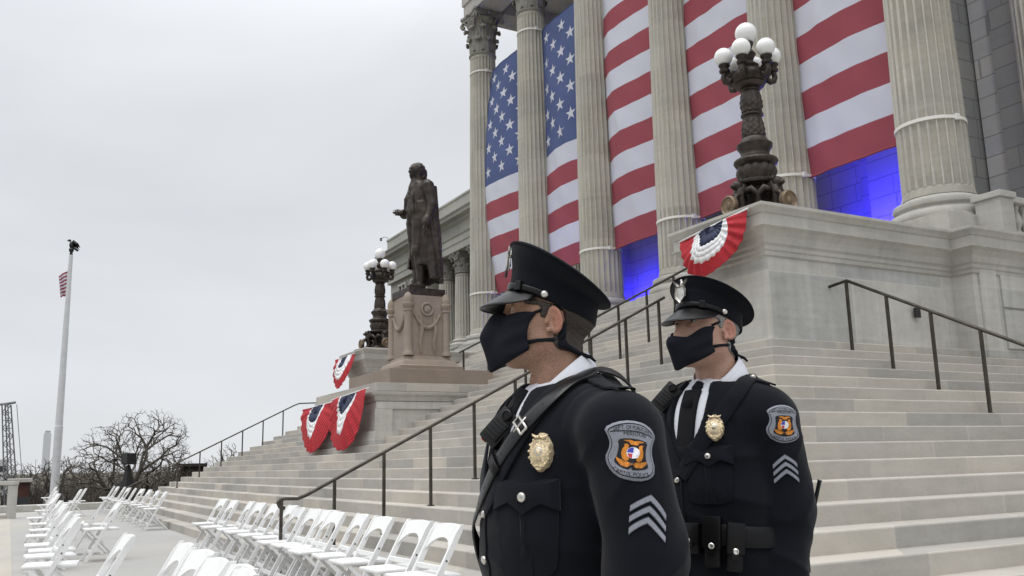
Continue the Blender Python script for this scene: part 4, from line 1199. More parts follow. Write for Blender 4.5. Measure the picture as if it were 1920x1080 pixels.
hz = [(18, 100, 862, 40), (62, 120, 856, 46), (92, 95, 846, 36), (136, 84, 850, 50), (165, 96, 858, 44), (322, 92, 858, 40), (345, 112, 854, 42), (372, 120, 850, 40), (408, 98, 838, 34), (432, 115, 822, 30), (456, 92, 832, 24), (300, 125, 852, 46), (112, 132, 852, 44), (192, 122, 850, 48), (225, 100, 862, 40), (275, 96, 860, 40), (44, 90, 868, 40), (482, 120, 846, 26)]
plc = ['left of the flagpole', 'right of the flagpole', 'behind the big oak', 'behind the far handrail']
for k, (px, dep, ty, sp_) in enumerate(hz):
    where = plc[0] if px < 100 else plc[1] if px < 200 else plc[2] if px < 300 else plc[3]
    size = 'low' if ty > 853 else 'tall'
    place_tree('%s grey bare tree in the distant band %s' % (size, where), px, 880, dep, 40+k, ty, sp_, 330, trunk_r=.22, r0=.02)
# scrub and hedge-like wood low down behind the terrace
M_SCRUB = plain('winter_scrub', (.040, .034, .028), .95, noise=.5, nscale=1.5)
q = MB(); rs_ = random.Random(5)
for k in range(5200):
    px = rs_.uniform(-60, 500); dep = rs_.uniform(62, 170)
    p = at_depth(px, 900, dep); gz = ground_h(p.x, p.y)
    hgt = rs_.uniform(.9, 3.8)*(1 if rs_.random() < .8 else 1.3)
    b = Vector((p.x, p.y, gz))
    for j in range(3):
        t = b+Vector((rs_.gauss(0, .7), rs_.gauss(0, .7), hgt*rs_.uniform(.6, 1)))
        w = rs_.uniform(.03, .10)
        mid = b.lerp(t, .5)+Vector((rs_.gauss(0, .2), rs_.gauss(0, .2), 0))
        q.tube([b, mid, t], [w, w*.7, .01], 3, caps=False)
so_ = q.build('winter_thicket', M_SCRUB); tag(so_, 'dark leafless thicket massed below the bare trees beyond the plaza', 'thicket', kind='stuff')

# ================================================================ far things on the left
cr = at_depth(12, 905, 85)
crane = empty('lattice_crane', (cr.x, cr.y, -2.5), 'lattice boom crane leaning at the left edge with a hanging cable', 'crane')
M_CRANE = plain('grey_steel', (.16, .16, .165), .6)
q = MB()
rv = rt.copy(); rv.z = 0; rv.normalize()
b0 = Vector((.6, .6, 0)); hh = at_depth(8, 757, 85).z+2.5
def cpt(t, sx, sy): return rv*(.75-1.35*t)+rv*(sx*.42*(1-.35*t))+Vector((-rv.y, rv.x, 0))*(sy*.42*(1-.35*t))+Vector((0, 0, hh*t))
for sx in (-1, 1):
    for sy in (-1, 1): q.tube([cpt(t/6, sx, sy) for t in range(7)], .07, 5)
for k in range(14):
    for sy in (-1, 1):
        a = -1 if k % 2 else 1
        q.tube([cpt(k/14, a, sy), cpt((k+1)/14, -a, sy)], .04, 4); q.tube([cpt((k+1)/14, -1, sy), cpt((k+1)/14, 1, sy)], .035, 4)
q.build('boom', M_CRANE, crane)
q = MB(); q.tube([cpt(1, -4, 0), cpt(1.01, 0, 0), cpt(1.02, 1.4, 0)+rv*.5], .12, 5); q.build('jib', M_CRANE, crane)
q = MB(); e_ = cpt(1.0, 1.4, 0)+rv*.6; q.tube([e_, e_+rv*1.2+Vector((0, 0, -hh*.75))], .03, 4); q.build('cable', M_CRANE, crane)
q = MB(); q.bbox(-1.6, 1.6, -1.6, 1.6, -.8, 1.0, .1); q.build('cab', plain('crane_cab', (.2, .2, .2), .6), crane)

def far_box(name, label, cat, px0, px1, ytop, zb, depth, mat, dd=8, extra=None):
    a, b_ = at_depth(px0, 880, depth), at_depth(px1, 880, depth); zt = at_depth(px0, ytop, depth).z
    c = (a+b_)/2; root = empty(name, (c.x, c.y, zb), label, cat, rz=math.atan2(-c.x, c.y)); wd = (b_-a).length
    m = MB(); m.bbox(-wd/2, wd/2, 0, dd, 0, zt-zb, .05); m.build('wall', mat, root)
    return root, wd, zt-zb
t_, w_, h_ = far_box('white_tower', 'faint pale square tower on the horizon beside the flagpole', 'tower', 78, 91, 812, -4, 420, plain('pale_tower', (.60, .61, .63), .8, noise=.05), 5)
m = MB(); m.box(-w_*.36, w_*.36, .5, 4.5, h_, h_+1.2); m.build('cap', plain('pale_tower_cap', (.42, .42, .44), .8), t_)
t_, w_, h_ = far_box('brick_building', 'dark red brick building below the plaza edge left of the flagpole', 'building', 22, 56, 905, -5.5, 62, stone('red_brick', (.075, .035, .03), blk=(.4, .2, 0), var=.15, joint=.01, jcol=(.08, .06, .05)), 5)
m = MB(); m.bbox(-w_/2-.15, w_/2+.15, -.15, 5.15, h_, h_+.25, .03); m.build('parapet', M_TRIM, t_)
m = MB()
for xx in (-.25, .2): m.box(w_*xx-.35, w_*xx+.35, -.03, .05, h_-2.6, h_-1.0)
m.build('window', M_GLASS, t_)
t_, w_, h_ = far_box('white_building', 'low white building with dark window bands at the left edge behind the crane', 'building', -30, 12, 862, -3, 140, plain('white_render', (.5, .5, .5), .8), 12)
for k in range(3):
    m = MB(); m.box(-w_/2+.5, w_/2-.3, -.04, .1, h_-1.9-2.6*k, h_-1.0-2.6*k); m.build('window_band', M_GLASS, t_)
t_, w_, h_ = far_box('wooden_shed', 'dark brown shed with a flat lid beyond the left edge of the steps', 'shed', 338, 381, 876, -3, 58, plain('dark_brown_wood', (.028, .022, .018), .8, noise=.3, nscale=2), 3)
m = MB(); m.bbox(-w_/2-.2, w_/2+.2, -.25, 3.2, h_, h_+.22, .03); m.build('lid', plain('dark_lid', (.018, .015, .013), .7), t_)

# balustrade at the left edge of the plaza
bp_ = at_z(22, 972, 0)
bl2 = empty('stone_balustrade', (bp_.x, bp_.y, 0), 'stone balustrade with vase balusters at the far left edge of the plaza', 'balustrade')
m = MB(); m.bbox(-.14, .14, -.16, .10, 0, .95, .01); m.build('pedestal', M_TRIM, bl2)
m = MB(); m.bbox(-.16, .16, -5.5, .12, .952, 1.06, .02); m.build('top_rail', M_TRIM, bl2)
m = MB(); m.bbox(-.14, .14, -5.5, -.16, 0, .10, .01); m.build('bottom_rail', M_TRIM, bl2)
bm0 = MB(); bm0.lathe([(r_*1.35, z*1.85) for r_, z in bprof], 12); b0 = bm0.build('baluster', M_TRIM, bl2, smooth=True, sharp=50); b0.location = (0, -.42, .10)
for k in range(1, 11):
    c = b0.copy(); COL.objects.link(c); c.location = (0, -.42-.42*k, .10)
# ================================================================ the two officers
M_COAT, t, b = newmat('black_wool'); b.inputs['Base Color'].default_value = (.0055, .0062, .0095, 1); b.inputs['Roughness'].default_value = .95; b.inputs['Specular IOR Level'].default_value = .12
b.inputs['Sheen Weight'].default_value = .07; b.inputs['Sheen Roughness'].default_value = .5
tc = t.nodes.new('ShaderNodeTexCoord'); n1 = t.nodes.new('ShaderNodeTexNoise'); n1.inputs['Scale'].default_value = 420; n1.inputs['Detail'].default_value = 2
n2 = t.nodes.new('ShaderNodeTexNoise'); n2.inputs['Scale'].default_value = 14; n2.inputs['Detail'].default_value = 4
t.links.new(tc.outputs['Object'], n1.inputs[0]); t.links.new(tc.outputs['Object'], n2.inputs[0])
bp = t.nodes.new('ShaderNodeBump'); bp.inputs['Strength'].default_value = .25; bp.inputs['Distance'].default_value = .002
bp2 = t.nodes.new('ShaderNodeBump'); bp2.inputs['Strength'].default_value = .35; bp2.inputs['Distance'].default_value = .012
t.links.new(n1.outputs[0], bp.inputs['Height']); t.links.new(n2.outputs[0], bp2.inputs['Height']); t.links.new(bp2.outputs[0], bp.inputs['Normal']); t.links.new(bp.outputs[0], b.inputs['Normal'])
M_MASK = plain('black_jersey', (.008, .009, .014), .9, spec=.2, bump=.25, bscale=500)
M_PATENT = plain('patent_leather', (.004, .004, .0045), .33, spec=.22, coat=.05, bump=.05, bscale=30)
M_STRAPL = plain('polished_strap_leather', (.006, .006, .007), .34, spec=.4, bump=.05, bscale=60)
M_LEATHER = plain('black_leather', (.005, .005, .006), .5, spec=.22, bump=.15, bscale=120)
M_SHIRT = plain('white_shirt', (.66, .67, .72), .8, bump=.15, bscale=300)
M_TIE = plain('black_tie', (.006, .006, .008), .85, spec=.2)
M_SILVER = plain('silver_metal', (.62, .60, .56), .3, metal=.9, noise=.2, nscale=60)
M_GOLD = plain('pale_gold', (.68, .56, .37), .45, metal=.6, noise=.35, nscale=160, bump=.4, bscale=350)
M_GREYTHREAD = plain('grey_thread', (.24, .25, .29), .7, noise=.15, nscale=300, bump=.3, bscale=600)
M_GREYEDGE = plain('grey_edge', (.10, .105, .125), .8)
M_BLACKTHREAD = plain('black_thread', (.008, .008, .011), .8)
M_ORANGE = plain('orange_thread', (.62, .22, .02), .7, noise=.25, nscale=120)
M_REDT = plain('red_thread', (.5, .03, .04), .7); M_BLUET = plain('blue_thread', (.05, .05, .4), .7); M_WHITET = plain('white_thread', (.75, .75, .78), .7)
M_PLASTIC = plain('black_plastic', (.006, .006, .0065), .5, spec=.3)
M_REDLENS = plain('red_button', (.35, .04, .02), .4)
M_EYEW = plain('eye_white', (.36, .33, .30), .25); M_IRIS = plain('iris_dark', (.03, .02, .012), .1)
def skin(name, col):
    m, t, b = newmat(name)
    b.inputs['Roughness'].default_value = .55; b.inputs['Specular IOR Level'].default_value = .35; b.inputs['Subsurface Weight'].default_value = .06; b.inputs['Subsurface Radius'].default_value = (.012, .005, .003); b.inputs['Subsurface Scale'].default_value = .6
    tc = t.nodes.new('ShaderNodeTexCoord'); n = t.nodes.new('ShaderNodeTexNoise'); n.inputs['Scale'].default_value = 28; n.inputs['Detail'].default_value = 6
    t.links.new(tc.outputs['Object'], n.inputs[0])
    mx = t.nodes.new('ShaderNodeMix'); mx.data_type = 'RGBA'
    mx.inputs['A'].default_value = (col[0]*.82, col[1]*.76, col[2]*.72, 1); mx.inputs['B'].default_value = (min(1, col[0]*1.15), col[1]*1.12, col[2]*1.1, 1)
    t.links.new(n.outputs[0], mx.inputs['Factor'])
    n2 = t.nodes.new('ShaderNodeTexNoise'); n2.inputs['Scale'].default_value = 9; t.links.new(tc.outputs['Object'], n2.inputs[0])
    mx2 = t.nodes.new('ShaderNodeMix'); mx2.data_type = 'RGBA'; t.links.new(mx.outputs['Result'], mx2.inputs['A']); mx2.inputs['B'].default_value = (col[0]*1.05, col[1]*.66, col[2]*.6, 1)
    mr = t.nodes.new('ShaderNodeMapRange'); mr.inputs['From Min'].default_value = .5; mr.inputs['From Max'].default_value = .75; mr.inputs['To Max'].default_value = .55
    t.links.new(n2.outputs[0], mr.inputs[0]); t.links.new(mr.outputs[0], mx2.inputs['Factor']); t.links.new(mx2.outputs['Result'], b.inputs['Base Color'])
    n3 = t.nodes.new('ShaderNodeTexNoise'); n3.inputs['Scale'].default_value = 260; t.links.new(tc.outputs['Object'], n3.inputs[0])
    bp = t.nodes.new('ShaderNodeBump'); bp.inputs['Strength'].default_value = .6; bp.inputs['Distance'].default_value = .0015; t.links.new(n3.outputs[0], bp.inputs['Height']); t.links.new(bp.outputs[0], b.inputs['Normal'])
    return m
def face_tones(m, hc, stub, ear=.45):
    """beard shadow on jaw and upper neck, redder ears, laid in the person's own coordinates"""
    t = m.node_tree; b = t.nodes['Principled BSDF']; src = b.inputs['Base Color'].links[0].from_socket
    tc = t.nodes.new('ShaderNodeTexCoord'); sp = t.nodes.new('ShaderNodeSeparateXYZ'); t.links.new(tc.outputs['Object'], sp.inputs[0])
    def ramp(v, a, b_):
        n = t.nodes.new('ShaderNodeMapRange'); n.interpolation_type = 'SMOOTHSTEP'; n.inputs['From Min'].default_value = a; n.inputs['From Max'].default_value = b_
        t.links.new(v, n.inputs[0]); return n.outputs[0]
    n = t.nodes.new('ShaderNodeTexNoise'); n.inputs['Scale'].default_value = 420; n.inputs['Detail'].default_value = 3; t.links.new(tc.outputs['Object'], n.inputs[0])
    k = math_node(t, 'MULTIPLY', ramp(sp.outputs[2], hc.z+.035, hc.z-.03), ramp(sp.outputs[2], hc.z-.165, hc.z-.12))
    k = math_node(t, 'MULTIPLY', k, ramp(sp.outputs[1], hc.y-.035, hc.y+.02))
    k = math_node(t, 'MULTIPLY', k, math_node(t, 'MULTIPLY', ramp(n.outputs[0], .38, .62), stub))
    mx = t.nodes.new('ShaderNodeMix'); mx.data_type = 'RGBA'; t.links.new(src, mx.inputs['A']); mx.inputs['B'].default_value = (.07, .055, .05, 1); t.links.new(k, mx.inputs['Factor'])
    ax = math_node(t, 'ABSOLUTE', math_node(t, 'SUBTRACT', sp.outputs[0], hc.x))
    e = math_node(t, 'MULTIPLY', ramp(ax, .070, .086), math_node(t, 'MULTIPLY', ramp(sp.outputs[2], hc.z-.05, hc.z-.03), ear))
    m2 = t.nodes.new('ShaderNodeMix'); m2.data_type = 'RGBA'; t.links.new(mx.outputs['Result'], m2.inputs['A']); m2.inputs['B'].default_value = (.42, .16, .12, 1); t.links.new(e, m2.inputs['Factor'])
    t.links.new(m2.outputs['Result'], b.inputs['Base Color'])
def hairmat(name, c0, c1):
    m, t, b = newmat(name); b.inputs['Roughness'].default_value = .6
    tc = t.nodes.new('ShaderNodeTexCoord'); mp = t.nodes.new('ShaderNodeMapping'); mp.inputs['Scale'].default_value = (900, 260, 160)
    n = t.nodes.new('ShaderNodeTexNoise'); n.inputs['Scale'].default_value = 1; n.inputs['Detail'].default_value = 3
    t.links.new(tc.outputs['Object'], mp.inputs[0]); t.links.new(mp.outputs[0], n.inputs[0])
    mx = t.nodes.new('ShaderNodeMix'); mx.data_type = 'RGBA'; mx.inputs['A'].default_value = (*c0, 1); mx.inputs['B'].default_value = (*c1, 1)
    mr = t.nodes.new('ShaderNodeMapRange'); mr.inputs['From Min'].default_value = .35; mr.inputs['From Max'].default_value = .65
    t.links.new(n.outputs[0], mr.inputs[0]); t.links.new(mr.outputs[0], mx.inputs['Factor']); t.links.new(mx.outputs['Result'], b.inputs['Base Color'])
    bp = t.nodes.new('ShaderNodeBump'); bp.inputs['Strength'].default_value = .8; bp.inputs['Distance'].default_value = .002; t.links.new(n.outputs[0], bp.inputs['Height']); t.links.new(bp.outputs[0], b.inputs['Normal'])
    return m

def text2d(s, size):
    c = bpy.data.curves.new('lettering', 'FONT'); c.body = s; c.size = size; c.align_x = 'CENTER'; c.align_y = 'CENTER'; c.resolution_u = 2
    o = bpy.data.objects.new('lettering', c)
    me = bpy.data.meshes.new_from_object(o)
    vs = [(v.co.x, v.co.y) for v in me.vertices]; fs = [tuple(p.vertices) for p in me.polygons]
    bpy.data.objects.remove(o); bpy.data.curves.remove(c); bpy.data.meshes.remove(me)
    return vs, fs
def arc_text(s, size, R_, cy, top=True, sx=1.0):
    """text bent along a circle of radius R_ centred (0, cy)"""
    vs, fs = text2d(s, size); out = []
    for x, y in vs:
        x *= sx
        if top: a = x/R_; out.append(((R_+y)*math.sin(a), cy+(R_+y)*math.cos(a)))
        else: a = x/R_; out.append(((R_-y)*math.sin(a), cy-(R_-y)*math.cos(a)))
    return out, fs
def fan(outline, rings=5, c=(0, 0)):
    n = len(outline); vs = [c]; fs = []
    for k in range(1, rings+1):
        t = k/rings; vs += [(c[0]+(x-c[0])*t, c[1]+(y-c[1])*t) for x, y in outline]
    for k in range(n): fs.append((0, 1+k, 1+(k+1) % n))
    for r_ in range(rings-1):
        for k in range(n):
            a = 1+r_*n+k; b_ = 1+r_*n+(k+1) % n; fs.append((a, a+n, b_+n, b_))
    return vs, fs
def ellipse(a, b_, n=24, c=(0, 0)): return [(c[0]+a*math.cos(2*PI*k/n), c[1]+b_*math.sin(2*PI*k/n)) for k in range(n)]
def smooth_outline(pts, it=2):
    for _ in range(it):
        q = []
        for k in range(len(pts)):
            a, b_ = pts[k], pts[(k+1) % len(pts)]
            q += [(a[0]*.75+b_[0]*.25, a[1]*.75+b_[1]*.25), (a[0]*.25+b_[0]*.75, a[1]*.25+b_[1]*.75)]
        pts = q
    return pts

class Officer:
    def __init__(s, px, depth, body_yaw, zs, label, headpx, head_depth, head_yaw, head_tilt, skin_m, hair_m, girth=1.0, sh=1.0):
        p = at_depth(px, 700, depth)
        r2 = rt.copy(); r2.z = 0; r2.normalize(); f2 = Vector((-r2.y, r2.x, 0))
        def dirn(th): return (-f2)*math.cos(th)+(-r2)*math.sin(th)
        d = dirn(body_yaw); p = p+d*.035+Vector((-d.y, d.x, 0))*.020; s.rz = math.atan2(d.y, d.x)-PI/2
        s.root = empty('person', (p.x, p.y, 0.004), label, 'person', rz=s.rz)
        s.M = Matrix.Translation((p.x, p.y, 0.004)) @ Matrix.Rotation(s.rz, 4, 'Z'); s.Mi = s.M.inverted()
        s.dz = zs-1.38; s.g = girth; s.sh = sh
        hc = s.Mi @ at_depth(*headpx, head_depth)
        hd = dirn(head_yaw); hrz = math.atan2(hd.y, hd.x)-PI/2-s.rz
        s.HM = Matrix.Translation(hc) @ Matrix.Rotation(hrz, 4, 'Z') @ Matrix.Rotation(head_tilt, 4, 'X')
        s.HMi = s.HM.inverted(); s.skin = skin_m; s.hair = hair_m
        s.hc = hc; s.mt = 0.0; s.crw = 1.0; s.crh = 0.0; s.capy = 0.0; s.capz = 0.0; s.droop = .80
        s.na = s.HM @ Vector((0, -.036, -.09)); s.nb = s.HM @ Vector((0, -.062, -.19))
        s.nc = s.na.lerp(s.nb, .75)
    # ---- coordinate helpers
    def to_head(s, P):
        A = np.array(s.HMi); return P@A[:3, :3].T+A[:3, 3]
    noarms = False; carve = True; am = 1.0
    def coat(s, P):
        g = s.g; sh = s.sh; Q = P.copy(); Q[:, 2] -= s.dz
        x, y, z = Q[:, 0], Q[:, 1], Q[:, 2]
        D = U(.09, sEll(Q, (0, .024*g, 1.20), (.192*sh, .142*g, .235)), sEll(Q, (0, .032*g, 1.00), (.180*g, .152*g, .235)), sEll(Q, (0, .005, .80), (.195*g, .150*g, .22)))
        D = U(.06, D, sCap(Q, (-.150*sh, -.012, 1.300), (.150*sh, -.012, 1.300), .085))
        for q in (-1, 1):
            D = U(.05, D, sCap(Q, (q*.05, -.042, 1.362), (q*.17*sh, -.015, 1.312), .046, .055))
        D = U(.05, D, sEll(Q, (0, -.07, 1.25), (.17*sh, .09, .2)))
        D = smax(D, .70-z, .01)
        if s.carve:
            hole = U(.02, sCap(Q, (s.nc.x, s.nc.y, 1.360), (s.na.x, s.na.y, 1.60), .088, .11), sEll(Q, (0, .140, 1.345), (.056, .10, .130)))
            D = smax(D, -hole, .008)
        # skirt flare
        wr = .004*np.sin(z*34+x*16+2*np.sin(y*20))*np.exp(-((z-1.04)/.14)**2)
        D = D+wr
        ax_ = np.abs(x)
        dl = -.0070*((1-np.abs(np.sin(x*9*np.sign(x)+z*30+y*6)))**2-.28)*np.exp(-((ax_-.15)/.05)**2-((z-1.19)/.09)**2)*(y > 0)
        dl += -.0055*((1-np.abs(np.sin(z*36+np.abs(x)*14)))**2-.28)*np.exp(-((z-1.06)/.07)**2)
        D = D+dl
        for q in (() if s.noarms else (-1, 1)):
            am = s.am; S0 = (q*.205*am, -.022, 1.288); E = (q*.232*am, -.048, 1.045); Wr = (q*.240*am, .025, .80)
            A = U(.03, sCap(Q, S0, E, .084*g**.5, .079*g**.5), sCap(Q, E, Wr, .078*g**.5, .058))
            A = U(.04, A, sEll(Q, (q*.195*am, -.015, 1.30), (.076, .080, .062)))
            cre = lambda ph: (1-np.abs(np.sin(ph)))**2-.28
            fold = -.0095*cre(z*27+y*16+1.3*np.sin(z*11+x*9))*np.exp(-((z-1.05)/.10)**2)-.0075*cre(z*33-y*20+2*np.sin(z*9))*np.exp(-((z-.90)/.10)**2)-.0085*cre(z*19+y*26+x*14)*np.exp(-((z-1.22)/.05)**2)*(y > -.06)
            A = smax(A+fold, .785-z, .006)
            D = smin(D, A, .016)
        if not s.noarms:
            D = D+.0028*np.exp(-((np.abs(x)-(.150*s.am+.9*np.clip(1.30-z, 0, .02)))/.0065)**2)*np.clip((z-1.19)/.03, 0, 1)
        return D+.0022*vnoise(Q, 24, 5)
    def grad(s, fn, P, e=.0015):
        G = np.stack([fn(P+np.eye(3)[k]*e)-fn(P-np.eye(3)[k]*e) for k in range(3)], 1)
        return G/np.maximum(np.linalg.norm(G, axis=1, keepdims=True), 1e-9)
    def snap(s, P, off, it=6):
        """move points onto the coat surface, off metres outside it"""
        P = np.array(P, float); off = np.broadcast_to(off, (len(P),))
        for _ in range(it):
            P = P-(s.coat(P)-off)[:, None]*s.grad(s.coat, P)*.9
        return P
    def hit(s, px, py_):
        """where the sight line through a photo pixel meets the coat, in local coordinates"""
        o = s.Mi @ Vector((0, 0, H)); d = (s.Mi.to_3x3() @ ray(px, py_)); d.normalize(); t = .5
        for _ in range(200):
            p = o+d*t; v = float(s.coat(np.array([p]))[0])
            if v < .0006 or t > 6: break
            t += max(v*.7, .0004)
        return np.array(p)
    def frame(s, c, roll=0.0):
        n = s.grad(s.coat, np.array([c]), .012)[0]
        v = np.array([0, 0, 1.0]); v -= n*(v@n); v /= np.linalg.norm(v); u = np.cross(v, n)
        cr_, sr = math.cos(roll), math.sin(roll)
        return u*cr_+v*sr, v*cr_-u*sr, n
    def decal(s, mb, c, uv, faces, off, roll=0.0, mi=0):
        u, v, n = s.frame(c, roll)
        P = np.array([c+u*a+v*b_+n*.004 for a, b_ in uv])
        P = s.snap(P, off)
        mb.mi = mi; mb.add(P.tolist(), faces)
    def slab(s, mb, c, outline, off, roll=0.0, mi=0, rings=5, th=.002):
        """raised patch of cloth or leather with an edge"""
        vs, fs = fan(outline, rings); n = len(outline); b = len(vs)
        u, v, nn = s.frame(c, roll)
        P = np.array([c+u*a+v*b_ for a, b_ in vs]+[c+u*a+v*b_ for a, b_ in outline])
        P = s.snap(P, np.array([off]*b+[-.001]*n))
        k0 = b-n
        fs = fs+[(b+k, b+(k+1) % n, k0+(k+1) % n, k0+k) for k in range(n)]
        mb.mi = mi; mb.add(P.tolist(), fs)
    def dome(s, parent, c, r, name, mat, off=.006):
        u, v, n = s.frame(c); c = s.snap([c], off)[0]
        mb = MB(); P = []
        for rr, h in ((r*1.0, -.004), (r, .0), (r*.92, .0025), (r*.6, .0045), (r*.2, .0052)):
            P.append([tuple(c+(u*math.cos(2*PI*k/14)+v*math.sin(2*PI*k/14))*rr+n*h) for k in range(14)])
        mb.grid(P, closed_v=True); b = len(mb.v)-14; mb.f.append(tuple(range(b, b+14))); mb.m.append(0)
        return mb.build(name, mat, parent, smooth=True, fixn=True)
    def strap(s, mb, pts, w, off, n=40, closed=False, thick=.003, mi=0):
        """leather strap laid along guide points over the coat"""
        pts = [np.array(p, float) for p in pts]
        seg = [np.linalg.norm(pts[k+1]-pts[k]) for k in range(len(pts)-1)]; Lt = sum(seg); C = []
        for k in range(n+1):
            d = Lt*k/n; j = 0
            while j < len(seg)-1 and d > seg[j]: d -= seg[j]; j += 1
            C.append(pts[j]+(pts[j+1]-pts[j])*min(1, d/seg[j]))
        C = s.snap(C, off)
        for _ in range(5):
            C[1:-1] = (C[:-2]+C[1:-1]*2+C[2:])/4
            C = s.snap(C, off, 2)
        T = np.gradient(C, axis=0); T /= np.linalg.norm(T, axis=1, keepdims=True)
        Nn = s.grad(s.coat, C, .02); B = np.cross(T, Nn); B /= np.linalg.norm(B, axis=1, keepdims=True)
        rows = []
        for k in range(n+1):
            row = []
            for a, o_ in ((-1, -.002), (-1, thick*.6), (-.86, thick), (-.3, thick*1.15), (.3, thick*1.15), (.86, thick), (1, thick*.6), (1, -.002)):
                row.append(tuple(C[k]+B[k]*a*w/2+Nn[k]*o_))
            rows.append(row)
        mb.mi = mi; mb.grid(rows)
        return C, T, Nn, B
    # ---- head
    def head(s, Q, noear=False):
        x, y, z = Q[:, 0], Q[:, 1], Q[:, 2]; ax = np.abs(x); M = np.stack([ax, y, z], 1)
        D = U(.03, sEll(Q, (0, -.012, .045), (.076, .098, .088)), sEll(Q, (0, .032, -.015), (.064, .070, .088)))
        D = U(.025, D, sCap(M, (.046, .005, -.050), (.012, .066, -.078), .024, .022), sEll(Q, (0, .075, -.078), (.022, .018, .017)))
        D = U(.02, D, sEll(M, (.043, .060, -.012), (.020, .020, .020)))
        D = U(.015, D, sCap(M, (.008, .088, .043), (.042, .070, .045), .0115, .011))
        sock = sEll(M, (.032, .098, .023), (.020, .019, .014)); D = smax(D, -sock, .012)
        nose = U(.008, sCap(Q, (0, .088, .030), (0, .116, -.020), .0085, .0115), sEll(M, (.012, .106, -.024), (.0085, .010, .0075)))
        D = U(.012, D, nose)
        D = U(.008, D, sCap(M, (0, .099, -.052), (.018, .090, -.053), .0065, .004), sCap(M, (0, .097, -.062), (.016, .089, -.060), .0075, .005))
        # eyelids
        lid = sEll(M, (.032, .0775, .023), (.0150, .0145, .0140)); sl_ = sBox(M, (.032, .092, .0220), (.0118, .012, .0034), .0028)
        D = U(.006, D, smax(lid, -sl_, .003))
        # brow hair bulge and crow's feet
        D = D-.0012*np.exp(-((z-.046)/.006)**2)*(y > .05)
        # neck with the tendon under the ear
        D = smax(D, (z-.098-.40*y)/1.08, .012)
        nk = U(.02, sCap(Q, (0, -.026, -.055), (0, -.072, -.23), .056, .061), sCap(M, (.054, -.022, -.04), (.018, .002, -.20), .013, .012), sEll(Q, (0, .016, -.130), (.011, .011, .015)))
        D = U(.022, D, nk)
        if noear: return D
        # ears
        yy, zz = y+.010+(z-.0)*.22*-1, z-.004
        rr = np.sqrt((yy/.0150)**2+(zz/.0245)**2)
        xo = ax-.0785-.012*np.clip((-yy)/.02, -1, 1)
        ring = np.sqrt(((rr-1)*.016)**2+xo**2)-.0042
        plate = np.maximum((rr-1)*.016, np.abs(xo+.004)-.0035)
        conch = sEll(M, (.087, -.004, .001), (.0155, .0078, .0118))
        ear = U(.004, ring, plate, sCap(M, (.081, -.016, .013), (.081, -.013, -.008), .0032), sEll(M, (.077, .001, -.021), (.005, .0065, .007)), sEll(M, (.077, .007, -.004), (.005, .004, .006)))
        ear = smax(ear, -conch, .003)
        D = U(.006, D, ear)
        return D
    def build(s):
        dz = s.dz
        # skin body: one mesh (head and neck fine, core coarse, hands fine)
        vs = []; fs = []; off = 0
        def addp(v, f):
            nonlocal off
            vs.append(v); fs.append(f+off); off += len(v)
        v, f = sdf_mesh(s.head, (-.11, -.13, -.23), (.11, .15, .15), .0032)
        A = np.array(s.HM); addp(v@A[:3, :3].T+A[:3, 3], f)
        def core(P):
            Q = P.copy(); Q[:, 2] -= dz
            D = U(.06, sEll(Q, (0, .0, 1.18), (.15, .09, .2)), sCap(Q, (-.14, -.01, 1.32), (.14, -.01, 1.32), .05), sEll(Q, (0, 0, .95), (.14, .09, .2)), sCap(Q, (0, -.02, 1.3), (0, -.02, 1.42), .055))
            for q in (-1, 1):
                D = U(.03, D, sCap(Q, (q*.18*s.am, -.02, 1.28), (q*.228*s.am, -.045, 1.045), .042, .034), sCap(Q, (q*.228*s.am, -.045, 1.045), (q*.238*s.am, .028, .77), .032, .025), sCap(Q, (q*.09, 0, .9), (q*.10, 0, .5), .07, .05), sCap(Q, (q*.10, 0, .5), (q*.11, -.02, .1), .048, .034))
            return D
        addp(*sdf_mesh(core, (-.42, -.2, .05), (.42, .2, 1.52), .016))
        for q in (-1, 1):
            wx = q*.238*s.am
            hf = lambda P: hand_sdf(P, (wx, .03, .768+dz), (0, .18, -1), (0, 1, .1), .5, 1.0, -1 if q < 0 else 1)
            v, f = sdf_mesh(hf, (wx-.09, -.06, .52+dz), (wx+.09, .17, .81+dz), .0042)
            addp(v, f)
        s.body = mesh_obj('body', np.concatenate(vs), np.concatenate(fs), s.skin, s.root)
        HR = bpy.data.objects.new('head_frame', None)
        hm = s.HM
        def hmesh(mb, name, mats, parent=None, **k):
            mb.v = [tuple(hm @ Vector(p)) for p in mb.v]
            return mb.build(name, mats, parent or s.root, **k)
        # eyes
        for q in (-1, 1):
            mb = MB(); mb.ball((q*.032, .0765, .0228), .0128, 16, 12)
            eo = hmesh(mb, 'eye', M_EYEW, s.body, smooth=True)
            mb = MB(); mb.ball((q*.0315, .0855, .0228), (.0062, .0045, .0062), 14, 8); hmesh(mb, 'iris', M_IRIS, eo, smooth=True)
            mb = MB(); mb.tube([(q*(.014+.010*k), .0985-.0045*k*k*.6-.001*k, .043+.004*math.sin(k*.8)) for k in range(4)], [.0025, .0042, .004, .002], 6); hmesh(mb, 'eyebrow', s.hair, s.body, smooth=True)
        # hair
        def hair(Q):
            x, y, z = Q[:, 0], Q[:, 1], Q[:, 2]; ax = np.abs(x); M = np.stack([ax, y, z], 1)
            D = s.head(Q, True)-.0040-.0025*np.clip((z-.01)/.03, 0, 1)
            # hairline: nape, round the ear, short sideburn, temple
            reg = U(.012, sBox(Q, (0, -.085, .045), (.2, .072, .105), .02), sBox(Q, (0, -.04, .085), (.2, .105, .052), .015))
            side = sBox(M, (.07, .0130, .032), (.04, .0095, .026), .006)
            reg = smin(reg, side, .010)
            eard = np.sqrt(((y+.012)/.021)**2+((z-.002)/.031)**2)-1
            reg = np.maximum(reg, -eard*.02)
